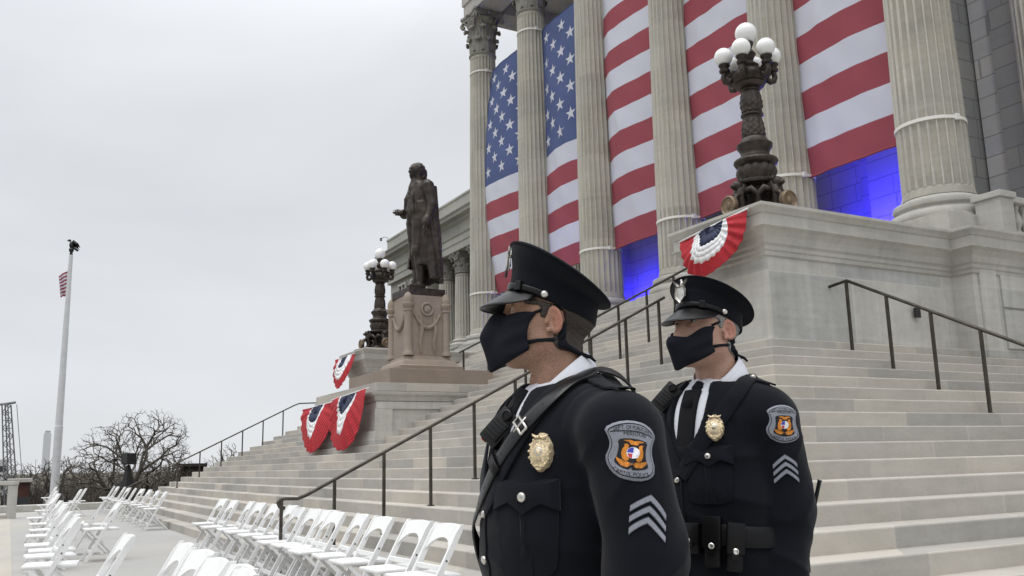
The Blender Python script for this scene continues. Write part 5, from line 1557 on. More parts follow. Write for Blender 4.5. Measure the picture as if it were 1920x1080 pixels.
            reg = np.maximum(reg, z-.038-.20*y)
            return smax(D, reg, .004)+.0009*np.sin(z*420+y*150)*np.sin(y*520+x*150)
        v, f = sdf_mesh(hair, (-.1, -.13, -.1), (.1, .08, .15), .0030)
        A = np.array(hm); mesh_obj('hair', v@A[:3, :3].T+A[:3, 3], f, s.hair, s.root)
        s.hairdone = True
        # mask with centre seam
        def mask(Q):
            x, y, z = Q[:, 0], Q[:, 1], Q[:, 2]; ax = np.abs(x); M = np.stack([ax, y, z], 1)
            hull = U(.025, s.head(Q)-.005, sEll(Q, (0, .045, -.055), (.066, .074, .062)))
            ridge = U(.03, hull, sCap(Q, (0, .120, -.004+s.mt*1.2), (0, .133, -.045), .007, .007), sCap(Q, (0, .133, -.045), (0, .106, -.118), .008, .012))
            seam = .0018*np.exp(-(x/.003)**2)
            D = ridge-.002-seam*.0+.0016*np.sin(z*150+y*60)*np.clip((ax-.03)/.03, 0, 1)
            top = (z-(.012+.0*ax))-(.02*np.clip((.05-ax)/.05, 0, 1)) - .012*np.clip((ax-.05)/.02, 0, 1)*0
            top = z-(.004+s.mt*np.clip(1.6-ax/.055, 0, 1)+(.016+s.mt*.4)*np.exp(-(ax/.022)**2)+.012*np.clip((ax-.03)/.04, 0, 1))
            back = (.026+.020*np.cos((z+.03)/.045*1.4))-y
            bot = -(z+.116)+.55*np.clip(.085-y, 0, 1)*-1*.0-.0
            low = (-.120+.70*np.clip(.112-y, -.05, .2))-z
            D = smax(D, top, .004); D = smax(D, back, .006); D = smax(D, low, .008)
            inner = -(s.head(Q)-.001)
            return np.maximum(D, inner)
        v, f = sdf_mesh(mask, (-.1, .0, -.135), (.1, .16, .045), .0030)
        s.mo = mo = mesh_obj('mask', v@A[:3, :3].T+A[:3, 3], f, M_MASK, s.root)
        for q in (-1, 1):
            mb = MB()
            mb.tube([(q*.067, .045, .010), (q*.0735, .025, .020), (q*.0765, .006, .032), (q*.078, -.010, .036), (q*.0755, -.026, .028)], [.0036, .0034, .0032, .0032, .0032], 8)
            hmesh(mb, 'ear_loop', M_MASK, mo, smooth=True)
            mb = MB()
            mb.tube([(q*.064, .044, -.052), (q*.072, .022, -.046), (q*.0735, .0, -.042), (q*.069, -.020, -.040), (q*.071, -.032, -.030), (q*.070, -.034, .0)], [.0048, .0042, .004, .006, .009, .005], 8)
            mb.ball((q*.068, -.032, -.046), (.008, .014, .012), 10, 8)
            mb.tube([(q*.068, -.034, -.046), (q*.058, -.060, -.056), (q*.030, -.092, -.066), (0, -.100, -.070)], [.0075, .006, .005, .005], 8)
            if q < 0: mb.tube([(q*.045, -.080, -.062), (q*.05, -.100, -.066), (q*.052, -.112, -.075)], [.006, .0045, .003], 6)
            hmesh(mb, 'ear_loop', M_MASK, mo, smooth=True)
        # ---- peaked cap
        hm = s.HM @ Matrix.Translation((0, s.capy-.002, -.012+s.capz)) @ Matrix.Rotation(R(2.2), 4, 'X')
        cap = MB(); n = 56
        def ring(cz, cy, a, b_, tilt, sq=0.0):
            out = []
            for k in range(n):
                p = 2*PI*k/n; x = a*math.cos(p); y = b_*math.sin(p)
                out.append((x, cy+y*math.cos(tilt), cz+y*math.sin(tilt)))
            return out
        tb, tt = R(13), R(24)
        rings = [ring(.060, -.008, .079, .100, tb), ring(.046, -.008, .0825, .1035, tb), ring(.0455, -.008, .0855, .1065, tb), ring(.050, -.008, .0868, .1078, tb), ring(.092, -.008, .0868, .1078, R(15)), ring(.0955, -.008, .0885, .1095, R(15)),
                 ring(.101, -.010, .095, .113, R(17)), ring(.110, -.013, .112, .123, R(20)), ring(.119, -.015, .126, .1315, R(22.5)), ring(.127, -.015, .1315, .1345, tt), ring(.134, -.014, .129, .132, tt), ring(.139, -.012, .115, .119, tt), ring(.144, -.009, .08, .083, tt), ring(.1465, -.007, .04, .042, tt), ring(.147, -.006, .004, .004, tt)]
        rings[6:] = [[(x*s.crw, -.012+(y+.012)*s.crw, z-s.crh*min(1, (q+1)/4)) for x, y, z in rg] for q, rg in enumerate(rings[6:])]
        cap.grid(rings, closed_v=True); 
        co = hmesh(cap, 'peaked_cap', M_COAT, smooth=True, fixn=True)
        co_sub = co.modifiers.new('smooth', 'SUBSURF'); co_sub.levels = 1; co_sub.render_levels = 1
        s.cap = co
        # piping round the crown edge and band
        wl = [(x*s.crw, -.012+(y+.012)*s.crw, z-s.crh) for x, y, z in ring(.1285, -.0148, .1322, .1352, tt)]
        mb = MB(); mb.tube(wl+[wl[0]], .0022, 6, caps=False); hmesh(mb, 'crown_welt', M_COAT, co, smooth=True)
        # visor of patent leather
        P = []
        for i in range(25):
            p = PI/2+(-1+2*i/24)*R(66); row = []
            cx_, sy__ = math.cos(p), math.sin(p)
            wgt = max(0, (1-((i-12)/12)**2))**.6
            for j in range(9):
                t = j/8
                ex = t*.062*wgt
                x = cx_*(.0872+ex*.55); y = -.008+sy__*(.1070*math.cos(tb)+ex*.96)
                z = .048+sy__*.1070*math.sin(tb)-ex*s.droop-.10*ex*ex*30*.4
                row.append((x, y, z))
            P.append(row)
        vis = MB(); vis.grid(P)
        vo = hmesh(vis, 'visor', M_PATENT, co, smooth=True)
        sm = vo.modifiers.new('thickness', 'SOLIDIFY'); sm.thickness = .0028; sm.offset = 0
        mb = MB(); mb.tube([P[i][8] for i in range(25)], .0022, 6); hmesh(mb, 'visor_rim', M_PATENT, vo, smooth=True)
        # chin strap along the band front with slide and side buttons
        P = []
        for i in range(33):
            p = PI/2+(-1+2*i/32)*R(76); c_, s_ = math.cos(p), math.sin(p)
            row = []
            for zz, o_ in ((.0565, 0), (.0565, .003), (.0600, .0042), (.0680, .0042), (.0715, .003), (.0715, 0)):
                row.append((c_*(.0870+o_), -.008+s_*(.1080+o_)*math.cos(tb), zz-.006+s_*.1080*math.sin(R(13.6))))
            P.append(row)
        mb = MB(); mb.grid(P, flip=False); hmesh(mb, 'cap_strap', M_PATENT, co, smooth=True, fixn=True)
        for q in (-1, 1):
            p = PI/2+q*R(40); mb = MB()
            M_ = Matrix.Translation((math.cos(p)*.0905, -.008+math.sin(p)*.110, .060+math.sin(p)*.025)) @ Matrix.Rotation(p-PI/2, 4, 'Z')
            mb.bbox(-.009, .009, -.003, .004, -.011, .011, .002, M=M_); hmesh(mb, 'strap_slide', M_PATENT, co, smooth=False)
            p = PI/2+q*R(77); mb = MB()
            ctr = Vector((math.cos(p)*.0895, -.008+math.sin(p)*.109, .064-.006+math.sin(p)*.025)); nrm = Vector((math.cos(p), math.sin(p), 0))
            M_ = Matrix.Translation(ctr) @ nrm.to_track_quat('Z', 'Y').to_matrix().to_4x4()
            mb.lathe([(.0085, -.003), (.0085, .001), (.0072, .0035), (.004, .005), (.001, .0054)], 14, M=M_); hmesh(mb, 'cap_button', M_SILVER, co, smooth=True, sharp=50)
        # cap badge: spread eagle over a shield
        bM = Matrix.Translation((0, .1115, .142-s.crh*1.0)) @ Matrix.Rotation(R(-3), 4, 'X') @ Matrix.Rotation(PI/2, 4, 'X')
        bd = MB()
        def plate(outline, h0, h1, inset=.88):
            m_ = len(outline); vs_ = [(x, y, h0) for x, y in outline]+[(x*1.0, y, (h0+h1)/2) for x, y in outline]
            cx_ = sum(p[0] for p in outline)/m_; cy_ = sum(p[1] for p in outline)/m_
            vs_ += [(cx_+(x-cx_)*inset, cy_+(y-cy_)*inset, h1) for x, y in outline]
            fs_ = [(k, (k+1) % m_, m_+(k+1) % m_, m_+k) for k in range(m_)]+[(m_+k, m_+(k+1) % m_, 2*m_+(k+1) % m_, 2*m_+k) for k in range(m_)]
            fs_ += [tuple(range(2*m_, 3*m_))]
            bd.add([(x, y, z-.002) for x, y, z in vs_], fs_, M=bM)
        shield = [(-.020, .016), (-.010, .013), (0, .016), (.010, .013), (.020, .016), (.017, .006), (.021, -.006), (.018, -.018), (.009, -.026), (0, -.034), (-.009, -.026), (-.018, -.018), (-.021, -.006), (-.017, .006)]
        shield = [(x, y-.004) for x, y in shield]
        plate(shield, 0, .006, .9)
        for q in (-1, 1):
            wing_ = [(q*.002, .014), (q*.010, .020), (q*.020, .026), (q*.028, .031), (q*.027, .025), (q*.022, .019), (q*.016, .014), (q*.008, .010)]
            if q < 0: wing_ = wing_[::-1]
            plate([(x, y) for x, y in wing_[::-1]], .002, .008, .8)
        bd.ball(tuple(bM @ Vector((0, .019, .008))), (.0055, .004, .010), 10, 8); bd.ball(tuple(bM @ Vector((.002, .030, .009))), (.0038, .004, .0042), 8, 6)
        bd.lathe([(.0095, .003), (.0095, .007), (.008, .008), (.0065, .007), (.005, .0085), (.001, .010)], 18, M=bM @ Matrix.Translation((0, -.008, 0)))
        for q in (-1, 1):
            bd.tube([bM @ Vector((q*.014, .006-k*.006, .0065)) for k in range(5)], .0018, 5)
        hmesh(bd, 'cap_badge', M_SILVER, co, smooth=True, sharp=35)
        # ---- shirt collar and tie
        nb = np.array([0, -.022, 1.40+dz])
        hx = s.hc
        # neck axis leans from the coat neck towards the head
        base = Vector((0, -.022, 1.395+dz)); topc = Vector((s.HM @ Vector((0, -.028, -.10))))
        mb = MB(); P = []
        ez_ = s.hc.z
        for i in range(49):
            p = PI/2+(.055+(2*PI-.11)*i/48)       # gap at the front
            fr = .5+.5*math.cos(p-PI/2)            # 1 at the front, 0 at the nape
            row = []
            tip = math.exp(-((min(i, 48-i))/6.0)**2)
            for j in range(8):
                t = j/7
                zt = ez_-.062-.095*fr**1.5; zb = zt-.060+.004*fr-.030*tip
                zc_ = zt+(zb-zt)*t
                c = s.na.lerp(s.nb, (s.na.z-zc_)/(s.na.z-s.nb.z))
                r_ = .0665+.017*t+.004*math.sin(PI*t)
                row.append((c.x+r_*1.05*math.cos(p), c.y+.003+r_*1.07*math.sin(p), zc_))
            P.append(row)
        mb.grid(P, flip=False); sc_ = mb.build('shirt_collar', M_SHIRT, s.root, smooth=True, fixn=True)
        md = sc_.modifiers.new('thickness', 'SOLIDIFY'); md.thickness = .003; md.offset = 0
        zc = 1.30+dz
        s.carve = False; s.noarms = True
        def shirt(P): return smax(s.coat(P)+.012, sBox(P, (0, .02, 1.28+dz), (.105, .20, .16), .03), .01)
        v, f = sdf_mesh(shirt, (-.13, -.2, 1.10+dz), (.13, .26, 1.47+dz), .007); mesh_obj('shirt', v, f, M_SHIRT, s.root)
        fc = s.snap([np.array([0, .16, zc])], 0)[0]
        mb = MB(); s.strap(mb, [(0, .10, 1.375+dz), (0, .15, 1.32+dz), (0, .2, 1.20+dz), (0, .2, 1.1+dz)], .058, -.011, 16, thick=.006)
        kz = s.hc.z-.170
        cc = s.na.lerp(s.nb, (s.na.z-kz)/(s.na.z-s.nb.z))
        kb = Vector((cc.x*.6, cc.y+.004+.098, kz))
        mb.tube([kb+Vector((0, -.010, .022)), kb+Vector((0, 0, .006)), kb+Vector((0, .006, -.018)), Vector((0, float(s.snap([np.array([0, .15, 1.33+dz])], -.006)[0][1]), 1.33+dz))], [.013, .020, .016, .017], 10)
        mb.build('necktie', M_TIE, s.root, smooth=True, fixn=True)
        s.carve = True; s.noarms = False
        # ---- coat
        lo = (-.40, -.30, .67+dz); hi = (.40, .30, 1.52+dz)
        v, f = sdf_mesh(s.coat, lo, hi, .0060)
        ct = mesh_obj('coat', v, f, M_COAT, s.root); s.ct = ct
        # collar and lapels
        for q in (-1, 1):
            s.carve = False
            mb = MB(); s.strap(mb, [(q*.112, -.03, 1.41+dz), (q*.112, .04, 1.355+dz), (q*.080, .13, 1.265+dz), (q*.024, .19, 1.165+dz), (q*.004, .19, 1.14+dz)], .046, .005, 30, thick=.004)
            s.carve = True
            mb.build('lapel', M_COAT, ct, smooth=True, sharp=50, fixn=True)
        mb = MB(); P = []
        for i in range(41):
            p = PI/2+R(38)+(2*PI-2*R(38))*i/40; fr = (1+math.cos(p-PI/2))/2
            row = []
            for j, (dr, dzz) in enumerate(((.000, -.02), (.000, .010), (.003, .020), (.008, .022), (.017, .008), (.028, -.018), (.034, -.040))):
                r_ = .083+dr
                z = s.hc.z-.136+dzz-.085*fr**1.3
                row.append((s.nc.x+r_*1.12*math.cos(p), s.nc.y-.004+r_*1.06*math.sin(p), z))
            P.append(row)
        mb.grid(P); mb.build('coat_collar', M_COAT, ct, smooth=True, fixn=True)
        # trousers and shoes
        def trs(P):
            Q = P.copy(); Q[:, 2] -= dz*.6
            D = sEll(Q, (0, 0, .86), (.175*s.g, .125*s.g, .16))
            for q in (-1, 1):
                D = U(.04, D, sCap(Q, (q*.088, 0, .84), (q*.10, .01, .48), .098, .072)); D = U(.02, D, sCap(Q, (q*.10, .01, .48), (q*.112, -.012, .085), .074, .062))
            return smax(D, .05-Q[:, 2], .004)+.003*np.sin(Q[:, 2]*40+Q[:, 0]*20)
        v, f = sdf_mesh(trs, (-.25, -.2, .03), (.25, .2, 1.08), .012); mesh_obj('trousers', v, f, M_COAT, s.root)
        for q in (-1, 1):
            shf = lambda P: smax(U(.02, sCap(P, (q*.112, -.05, .052), (q*.135, .15, .038), .044, .040), sCap(P, (q*.112, -.02, .05), (q*.112, -.02, .12), .045)), np.abs(P[:, 2]-.07)-.07, .004)
            v, f = sdf_mesh(shf, (q*.12-.09, -.13, -.01), (q*.12+.09, .23, .17), .006); mesh_obj('shoe', v, f, M_PATENT, s.root)

    # ---- insignia placed from photo pixels
    def patch(s, px, py_, sc, roll):
        c = s.hit(px, py_); ct = s.ct
        dec0, slab0 = s.decal, s.slab
        sq = lambda uv: [(x*1.10, y*.90) for x, y in uv]
        class _P: pass
        self = s; s = _P(); s.ct = ct
        s.decal = lambda mb, c, uv, *a: dec0(mb, c, sq(uv), *a)
        s.slab = lambda mb, c, o, *a: slab0(mb, c, sq(o), *a)
        o1 = smooth_outline([(-.93, .70), (-.62, .93), (-.22, 1.06), (.22, 1.06), (.62, .93), (.93, .70), (.80, .46), (.72, .20), (.76, -.10), (.92, -.42), (.86, -.74), (.52, -1.0), (0, -1.12), (-.52, -1.0), (-.86, -.74), (-.92, -.42), (-.76, -.10), (-.72, .20), (-.80, .46)], 1)
        S_ = lambda o, k, dy=0: [(x*sc*k, (y+dy)*sc*k) for x, y in o]
        mb = MB()
        s.slab(mb, c, S_(o1, 1.0), .0022, roll, 0)
        s.decal(mb, c, *fan(S_(o1, .925), 5), .0028, roll, 1)
        s.decal(mb, c, *fan(S_(o1, .885), 5), .0032, roll, 0)
        # arched line under the top text
        band = [(-.74+1.48*k/16, .50+.20*math.cos((-.74+1.48*k/16)*1.5)-.0) for k in range(17)]
        vs = [(x*sc, (y+.018)*sc) for x, y in band]+[(x*sc, (y-.018)*sc) for x, y in band]
        s.decal(mb, c, vs, [(k+17, k+18, k+1, k) for k in range(16)], .0037, roll, 1)
        inner = smooth_outline([(-.50, .40), (-.25, .48), (.25, .48), (.50, .40), (.44, .1), (.50, -.25), (.62, -.45), (.40, -.60), (0, -.70), (-.40, -.60), (-.62, -.45), (-.50, -.25), (-.44, .1)], 1)
        s.decal(mb, c, *fan(S_(inner, 1.0, -.06), 4), .0037, roll, 1)
        T = lambda w: ([(x*sc, y*sc) for x, y in w[0]], w[1])
        s.decal(mb, c, *T(arc_text("DEP'T. OF PUBLIC SAFETY", .20, 1.75, -.93, True, .60)), .0040, roll, 1)
        s.decal(mb, c, *T(arc_text("MISSOURI", .19, 2.2, -1.60, True, .9)), .0040, roll, 1)
        s.decal(mb, c, *T(arc_text("CAPITOL POLICE", .22, 1.55, .66, False, .78)), .0040, roll, 1)
        ob = mb.build('shoulder_patch', [M_GREYTHREAD, M_BLACKTHREAD], ct, smooth=True)
        # seal: two upright bears, round shield, crest and ribbon
        mb = MB()
        for q in (-1, 1):
            bear = [(q*x, y) for x, y in ((.12, -.32), (.20, -.36), (.32, -.30), (.36, -.12), (.34, .05), (.28, .16), (.30, .24), (.22, .27), (.15, .21), (.16, .12), (.10, .05))]
            if q < 0: bear = bear[::-1]
            s.decal(mb, c, *fan([(x*sc, (y-.05)*sc) for x, y in bear[::1]], 2, (q*.22*sc, -.08*sc)), .0043, roll, 0)
            rib = [(q*x, y) for x, y in ((.0, -.52), (.16, -.42), (.42, -.38), (.52, -.32), (.50, -.44), (.36, -.60), (.16, -.64))]
            if q < 0: rib = rib[::-1]
            s.decal(mb, c, *fan([(x*sc, y*sc) for x, y in rib[::-1]] if False else [(x*sc, y*sc) for x, y in rib], 2, (q*.27*sc, -.5*sc)), .0043, roll, 0)
        crest = [(-.34, .36), (-.16, .31), (-.10, .22), (.10, .22), (.16, .31), (.34, .36), (.16, .40), (0, .36), (-.16, .40)]
        s.decal(mb, c, *fan([(x*sc, (y-.03)*sc) for x, y in crest], 2, (0, .28*sc)), .0043, roll, 0)
        s.decal(mb, c, *fan(ellipse(.205*sc, .215*sc, 20, (0, -.10*sc)), 3, (0, -.10*sc)), .0046, roll, 2)
        s.decal(mb, c, *fan([(x*sc, y*sc) for x, y in ((-.19, -.10), (0, -.10), (0, .10), (-.09, .08), (-.16, .02))], 2, (-.08*sc, -.02*sc)), .0049, roll, 3)
        s.decal(mb, c, *fan([(x*sc, y*sc) for x, y in ((-.17, -.14), (-.02, -.14), (-.02, -.31), (-.12, -.26))], 2, (-.08*sc, -.2*sc)), .0049, roll, 4)
        s.decal(mb, c, *T(([(x, y-.435) for x, y in text2d("SERVE  PROTECT", .085)[0]], text2d("SERVE  PROTECT", .085)[1])), .0050, roll, 1)
        s.decal(mb, c, *T(([(x, y-.53) for x, y in text2d("AND", .10)[0]], text2d("AND", .10)[1])), .0050, roll, 1)
        mb.build('patch_seal', [M_ORANGE, M_BLACKTHREAD, M_WHITET, M_BLUET, M_REDT], ob, smooth=False)
    def chevrons(s, px, py_, sc, roll):
        c = s.hit(px, py_); ct = s.ct
        for k in range(3):
            y0 = .62-.46*k
            W_, Hh, th = .86, .62, .30
            mb = MB()
            vs = []; fs = []; nn = 10
            for i in range(nn+1):
                u = -1+2*i/nn; y = y0-abs(u)**1.12*Hh
                vs += [(u*W_*sc, y*sc), (u*W_*sc, (y-th)*sc), (u*W_*sc, (y-.04)*sc), (u*W_*sc, (y-th+.04)*sc)]
            for i in range(nn): a = i*4; fs.append((a+1, a+5, a+4, a))
            s.decal(mb, c, vs, fs, .0022, roll, 0)
            fs2 = [(i*4+3, i*4+7, i*4+6, i*4+2) for i in range(nn)]
            s.decal(mb, c, vs, fs2, .0030, roll, 1)
            mb.build('chevron', [M_GREYEDGE, M_GREYTHREAD], ct, smooth=True)
    def badge(s, px, py_, sc, roll, lift=.006):
        c = s.hit(px, py_); u, v, n = s.frame(c, roll)
        c = c+n*lift; Mx = Matrix(((u[0], v[0], n[0], c[0]), (u[1], v[1], n[1], c[1]), (u[2], v[2], n[2], c[2]), (0, 0, 0, 1)))
        out = []
        for k in range(56):
            a = PI/2+2*PI*k/56; ca, sa = math.cos(a), math.sin(a)
            rr = 1+.022*math.cos(14*a)+.07*math.exp(-((a-PI/2)/.28)**2)+.07*math.exp(-((a-PI/2-2*PI)/.28)**2)+.10*math.exp(-((a-1.5*PI)/.20)**2)-.05*math.exp(-((abs(ca)-.62)/.10)**2)*(sa > 0)
            out.append((.70*rr*ca, .98*rr*sa))
        mb = MB()
        def layer(o, h0, h1, k=1.0, ins=.9, mi=0):
            m_ = len(o); mb.mi = mi
            vs = [(x*sc*k, y*sc*k, h0) for x, y in o]+[(x*sc*k, y*sc*k, h1*.7+h0*.3) for x, y in o]+[(x*sc*k*ins, y*sc*k*ins, h1) for x, y in o]+[(0, 0, h1+.0012)]
            fs = [(j, (j+1) % m_, m_+(j+1) % m_, m_+j) for j in range(m_)]+[(m_+j, m_+(j+1) % m_, 2*m_+(j+1) % m_, 2*m_+j) for j in range(m_)]+[(2*m_+j, 2*m_+(j+1) % m_, 3*m_) for j in range(m_)]
            mb.add(vs, fs, M=Mx)
        layer(out, -.014, .006)
        layer(ellipse(.60, .64, 28), .004, .0085, 1, .9)
        layer(ellipse(.40, .43, 24), .007, .0100, 1, .9)
        layer(ellipse(.22, .24, 20), .009, .0116, 1, .85, 1)
        layer(ellipse(.13, .15, 14), .0112, .0128, 1, .8, 0)
        for k in range(14):
            a = 2*PI*k/14; mb.mi = 0; mb.ball(tuple(Mx @ Vector((.66*sc*math.cos(a), .78*sc*math.sin(a), .0062))), .0028*sc/.036, 6, 5)
        # spread wings along the top
        mb.mi = 0
        for q in (-1, 1):
            mb.tube([Mx @ Vector((q*sc*x, sc*y, .0085)) for x, y in ((.05, .80), (.25, .78), (.45, .86), (.5, .93))], [.003*sc/.036]*2+[.0024*sc/.036, .001], 6)
        mb.mi = 2
        for w_, R_, cy, top, size in (("SERGEANT", .74, 0, True, .17), ("CAPITOL POLICE", .50, 0, True, .12), ("POLICE", .52, 0, False, .14), ("MO", .80, 0, False, .15)):
            vs, fs = arc_text(w_, size, R_, cy, top)
            mb.add([(x*sc, y*sc, .0100 if R_ < .7 else .0078) for x, y in vs], fs, M=Mx)
        mb.build('badge', [M_GOLD, M_SILVER, plain('badge_enamel', (.06, .05, .05), .4)], s.ct, smooth=True, sharp=40)
    def pocket(s, px, py_, sc, roll=0.0):
        """px,py: the button of the flap"""
        c = s.hit(px, py_); ct = s.ct; u, v, n = s.frame(c, roll)
        pc = s.snap([c-v*.055*sc], 0)[0]
        mb = MB(); s.slab(mb, pc, smooth_outline([(-.062*sc, .07*sc), (.062*sc, .07*sc), (.064*sc, -.06*sc), (.045*sc, -.075*sc), (-.045*sc, -.075*sc), (-.064*sc, -.06*sc)], 1), .0045, roll, rings=5)
        s.slab(mb, pc, [(-.014*sc, .06*sc), (.014*sc, .06*sc), (.014*sc, -.073*sc), (-.014*sc, -.073*sc)], .0075, roll, rings=4)
        po_ = mb.build('pocket', M_COAT, ct, smooth=True, sharp=35)
        mb = MB(); s.slab(mb, c, [(-.068*sc, .030*sc), (.068*sc, .030*sc), (.068*sc, -.022*sc), (.040*sc, -.008*sc), (.018*sc, -.016*sc), (0, -.030*sc), (-.018*sc, -.016*sc), (-.040*sc, -.008*sc), (-.068*sc, -.022*sc)], .011, roll, rings=5)
        fo = mb.build('pocket_flap', M_COAT, po_, smooth=True, sharp=35)
        s.dome(fo, c, .0085*sc, 'button', M_SILVER, .012)
    def bodycam(s, px, py_, label, depth, out=-.01):
        """clipped to the coat edge, leaning, its red button at the lower end"""
        ya = (rt*.66+up*.75).normalized(); za = (-rt*.55-fw*.8+up*.15); za = (za-ya*za.dot(ya)).normalized(); xa = ya.cross(za)
        c = at_depth(px, py_, depth)
        Mx = Matrix(((xa.x, ya.x, za.x, c.x), (xa.y, ya.y, za.y, c.y), (xa.z, ya.z, za.z, c.z), (0, 0, 0, 1)))
        root = empty('body_camera', (0, 0, 0), label, 'body camera', 'body cameras clipped to the coats'); root.matrix_world = Mx
        mb = MB(); mb.bbox(-.026, .026, -.044, .044, out-.006, out+.020, .007); mb.bbox(-.020, .020, -.030, .018, out+.019, out+.025, .003)
        for k in range(5): mb.bbox(-.016, .016, -.026+.009*k, -.021+.009*k, out+.024, out+.027, .001)
        mb.build('housing', M_PLASTIC, root, smooth=True, sharp=40)
        mb = MB(); mb.lathe([(.012, out+.02), (.012, out+.029), (.009, out+.031), (.008, out+.028)], 16, (0, .032, 0)); mb.build('lens', M_PATENT, root, smooth=True, sharp=40)
        mb = MB(); mb.tube([(-.012, -.0445, out+.008), (-.012, -.0465, out+.008)], .0075, 12); mb.build('record_button', M_REDLENS, root)
        mb = MB(); mb.bbox(-.012, .012, -.03, .03, out-.03, out-.004, .003); mb.build('clip', M_PLASTIC, root)
        return root
SK1 = skin('tan_skin', (.385, .235, .165)); SK2 = skin('ruddy_skin', (.50, .315, .245))
HR1 = hairmat('dark_brown_hair', (.012, .008, .006), (.050, .033, .022)); HR2 = hairmat('grey_hair', (.10, .095, .09), (.30, .29, .275))
def dress(o, px):
    o.build()
    ct = o.ct; dz = o.dz
    # cross strap from the left shoulder over the chest to the right hip, and up the back
    mb = MB()
    pts = [(-.09, -.16, 1.25+dz), (-.10, -.09, 1.39+dz), (-.105, -.02, 1.43+dz)]+[tuple(o.hit(*q)) for q in o.sp]+[(.17, .11, .96+dz)]
    C, T, Nn, B = o.strap(mb, pts, .034, .011, 60)
    st_ = mb.build('cross_strap', M_STRAPL, ct, smooth=True, sharp=60, fixn=True)
    # punched holes and stitching
    mb = MB()
    for k in range(20, 60, 3):
        c = C[k]+Nn[k]*.0038
        mb.add([tuple(c+(T[k]*math.cos(a)+B[k]*math.sin(a))*.0028) for a in [2*PI*j/8 for j in range(8)]], [tuple(range(8))])
    mb.build('strap_hole', M_BLACKTHREAD, st_)
    # buckle
    tgt = np.array(o.hit(*o.bkpx)); kb = int(np.argmin(np.linalg.norm(C-tgt, axis=1))); mb = MB(); c = C[kb]; t_, b_, n_ = T[kb], B[kb], Nn[kb]
    rect = [(-.009, -.020), (.009, -.020), (.009, .020), (-.009, .020)]
    loop = [c+t_*a+b_*bb+n_*.009 for a, bb in rect]; loop += [loop[0], loop[1]]
    mb.tube(loop, .0032, 8, caps=False); mb.tube([c+b_*0+t_*.02+n_*.010, c-t_*.022+n_*.011], .0022, 6)
    mb.build('buckle', M_SILVER, st_, smooth=True)
    mb = MB(); kk = min(60, kb+7); Q = []
    c = C[kk]; t_, b_, n_ = T[kk], B[kk], Nn[kk]
    for a in (-.011, .011): Q.append([c+t_*a+b_*bb+n_*h for bb, h in ((-.024, 0), (-.024, .008), (0, .0095), (.024, .008), (.024, 0))])
    mb.grid(Q); kp = mb.build('strap_keeper', M_LEATHER, st_, smooth=True, fixn=True); kp.modifiers.new('t', 'SOLIDIFY').thickness = .002
    # epaulets
    for q in (-1, 1):
        mb = MB(); o.strap(mb, [(q*.118, -.02, 1.43+dz), (q*.16, -.018, 1.40+dz), (q*.225*o.am, -.02, 1.36+dz)], .044, .003, 14, thick=.004)
        eo = mb.build('epaulet', M_COAT, ct, smooth=True, sharp=50, fixn=True)
        o.dome(eo, o.snap([np.array([q*.128, -.02, 1.44+dz])], .004)[0], .0085, 'button', M_SILVER, .010)
    # collar pin on the shirt collar
    # belt
    o.noarms = True
    mb = MB()
    zb = o.beltz
    ring_ = [(.25*math.sin(a), .22*math.cos(a), zb) for a in [2*PI*k/32 for k in range(33)]]
    o.strap(mb, ring_, .055, .004, 80, thick=.005)
    o.belt = mb.build('duty_belt', M_LEATHER, o.root, smooth=True, sharp=60, fixn=True)
    o.noarms = False
    # front buttons
    for k in range(4):
        c = o.snap([np.array([.012, .2, 1.135-.105*k+dz])], 0)[0]; o.dome(ct, c, .0095, 'button', M_SILVER, .003)
    mb = MB(); o.strap(mb, [(-.006, .2, 1.15+dz), (-.006, .2, .72+dz)], .006, .001, 20, thick=.003); mb.build('coat_edge', M_COAT, ct, smooth=True, fixn=True)

o1 = Officer(1070, 2.10, R(69), 1.375, 'nearer officer in black coat and peaked cap with black face mask, seen in profile', (1027, 611), 2.075, R(89), R(8), SK1, HR1, 1.0, 1.06)
o1.capz = .004; o1.capy = .006; o1.am = 1.19; o1.droop = .72; o1.beltz = .90; o1.sp = [(1105, 712), (1050, 745), (990, 800), (945, 862), (920, 915)]; o1.bkpx = (990, 800)
dress(o1, 1)
o1.patch(1188, 845, .058, R(-9)); o1.chevrons(1217, 955, .045, R(-13))
o1.badge(1017, 848, .038, R(-4)); o1.pocket(985, 932, 1.22)
o1.bodycam(938, 802, 'black body camera on the chest of the nearer officer', 1.99)
o2 = Officer(1342, 2.72, R(49), 1.425, 'farther officer with grey hair in black coat and peaked cap, facing half left', (1325, 626), 2.68, R(58), R(4), SK2, HR2, 1.0, .90)
o2.mt = -.031; o2.crw = .955; o2.crh = .018; o2.am = .76; o2.droop = .74; o2.beltz = 1.03; o2.sp = [(1385, 700), (1350, 722), (1312, 757), (1282, 788), (1258, 818)]; o2.bkpx = (1312, 757)
dress(o2, 2)
o2.patch(1470, 793, .055, R(-3)); o2.chevrons(1473, 870, .042, R(2))
o2.badge(1341, 803, .035, R(-2), .009); o2.pocket(1329, 856, 1.0)
o2.bodycam(1250, 745, 'black body camera beside the strap buckle of the farther officer', 2.66)
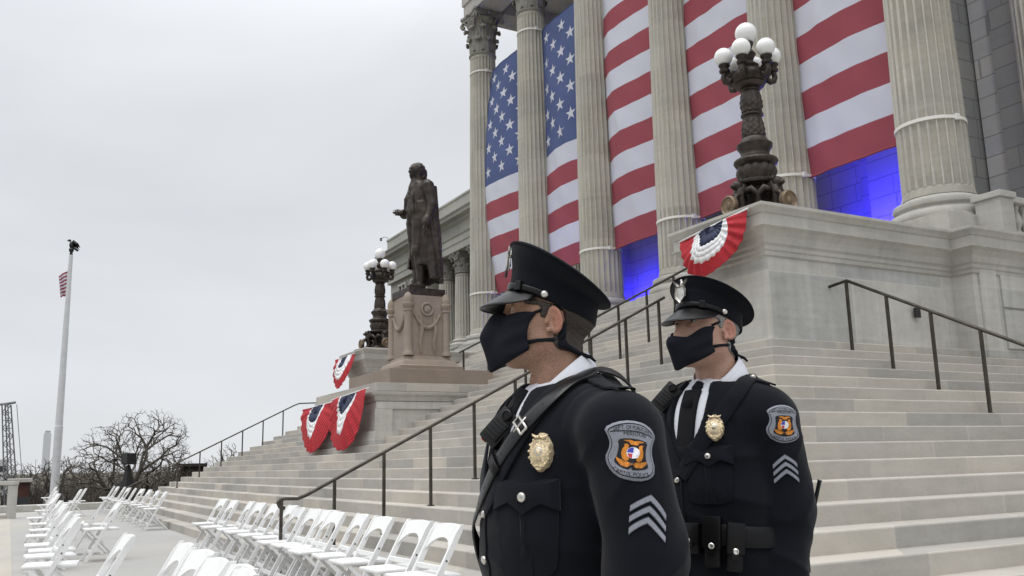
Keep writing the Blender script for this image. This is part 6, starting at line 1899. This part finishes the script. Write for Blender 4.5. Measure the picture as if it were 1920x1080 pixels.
# belt pouches and radio of the farther officer
def pouch(px, py_, w, h, d, roll=0):
    c = o2.hit(px, py_); u, v, n = o2.frame(c, roll)
    Mx = Matrix(((u[0], v[0], n[0], c[0]), (u[1], v[1], n[1], c[1]), (u[2], v[2], n[2], c[2]), (0, 0, 0, 1)))
    mb = MB(); mb.bbox(-w/2, w/2, -h/2, h/2, -.01, d, .008, M=Mx); p_ = mb.build('belt_pouch', M_LEATHER, o2.root, smooth=True, sharp=40)
    mb = MB(); mb.bbox(-w/2-.003, w/2+.003, -h*.12, h/2+.006, d-.004, d+.006, .004, M=Mx); mb.bbox(-w/2-.003, w/2+.003, h/2-.004, h/2+.006, -.01, d+.003, .004, M=Mx)
    mb.box(-w*.22, w*.22, -h*.24, -h*.115, d-.002, d+.005, M=Mx); fl = mb.build('pouch_flap', M_PATENT, p_, smooth=True, sharp=40)
    mb = MB(); mb.lathe([(.008, d+.004), (.008, d+.008), (.0055, d+.0095), (.002, d+.0085)], 14, (0, -h*.06, 0), M=Mx); mb.build('snap', M_SILVER, fl, smooth=True, sharp=40)
pouch(1340, 1018, .042, .125, .032, R(-2)); pouch(1377, 1028, .042, .12, .034, R(-6)); pouch(1300, 1012, .06, .075, .02)
# radio with antenna on the left hip behind the arm
rl = np.array(o2.Mi @ at_depth(1492, 992, 2.575))
rd = empty('radio', tuple(o2.M @ Vector(rl)), 'black belt radio with a stub antenna showing behind the elbow of the farther officer', 'radio', rz=o2.rz)
mb = MB(); mb.bbox(-.028, .028, -.018, .018, -.12, .005, .006); mb.build('housing', M_PLASTIC, rd, smooth=True, sharp=40)

ri = (o2.M @ Matrix.Translation(Vector(rl))).inverted()
a0, a1 = ri @ at_depth(1521, 975, 2.565), ri @ at_depth(1537, 900, 2.575)
mb = MB(); mb.tube([a0.lerp(a1, -.35), a0, a0.lerp(a1, .06), a0.lerp(a1, .1), a1.lerp(a0, .06), a1], [.009, .009, .009, .0065, .0058, .0075], 10); mb.build('antenna', M_PLASTIC, rd, smooth=True)
mb = MB(); k0 = ri @ at_depth(1527, 970, 2.56); mb.ball(tuple(k0), .007, 8, 6); mb.build('knob', M_PLASTIC, rd, smooth=True)


face_tones(SK1, o1.hc, .5); face_tones(SK2, o2.hc, .3)
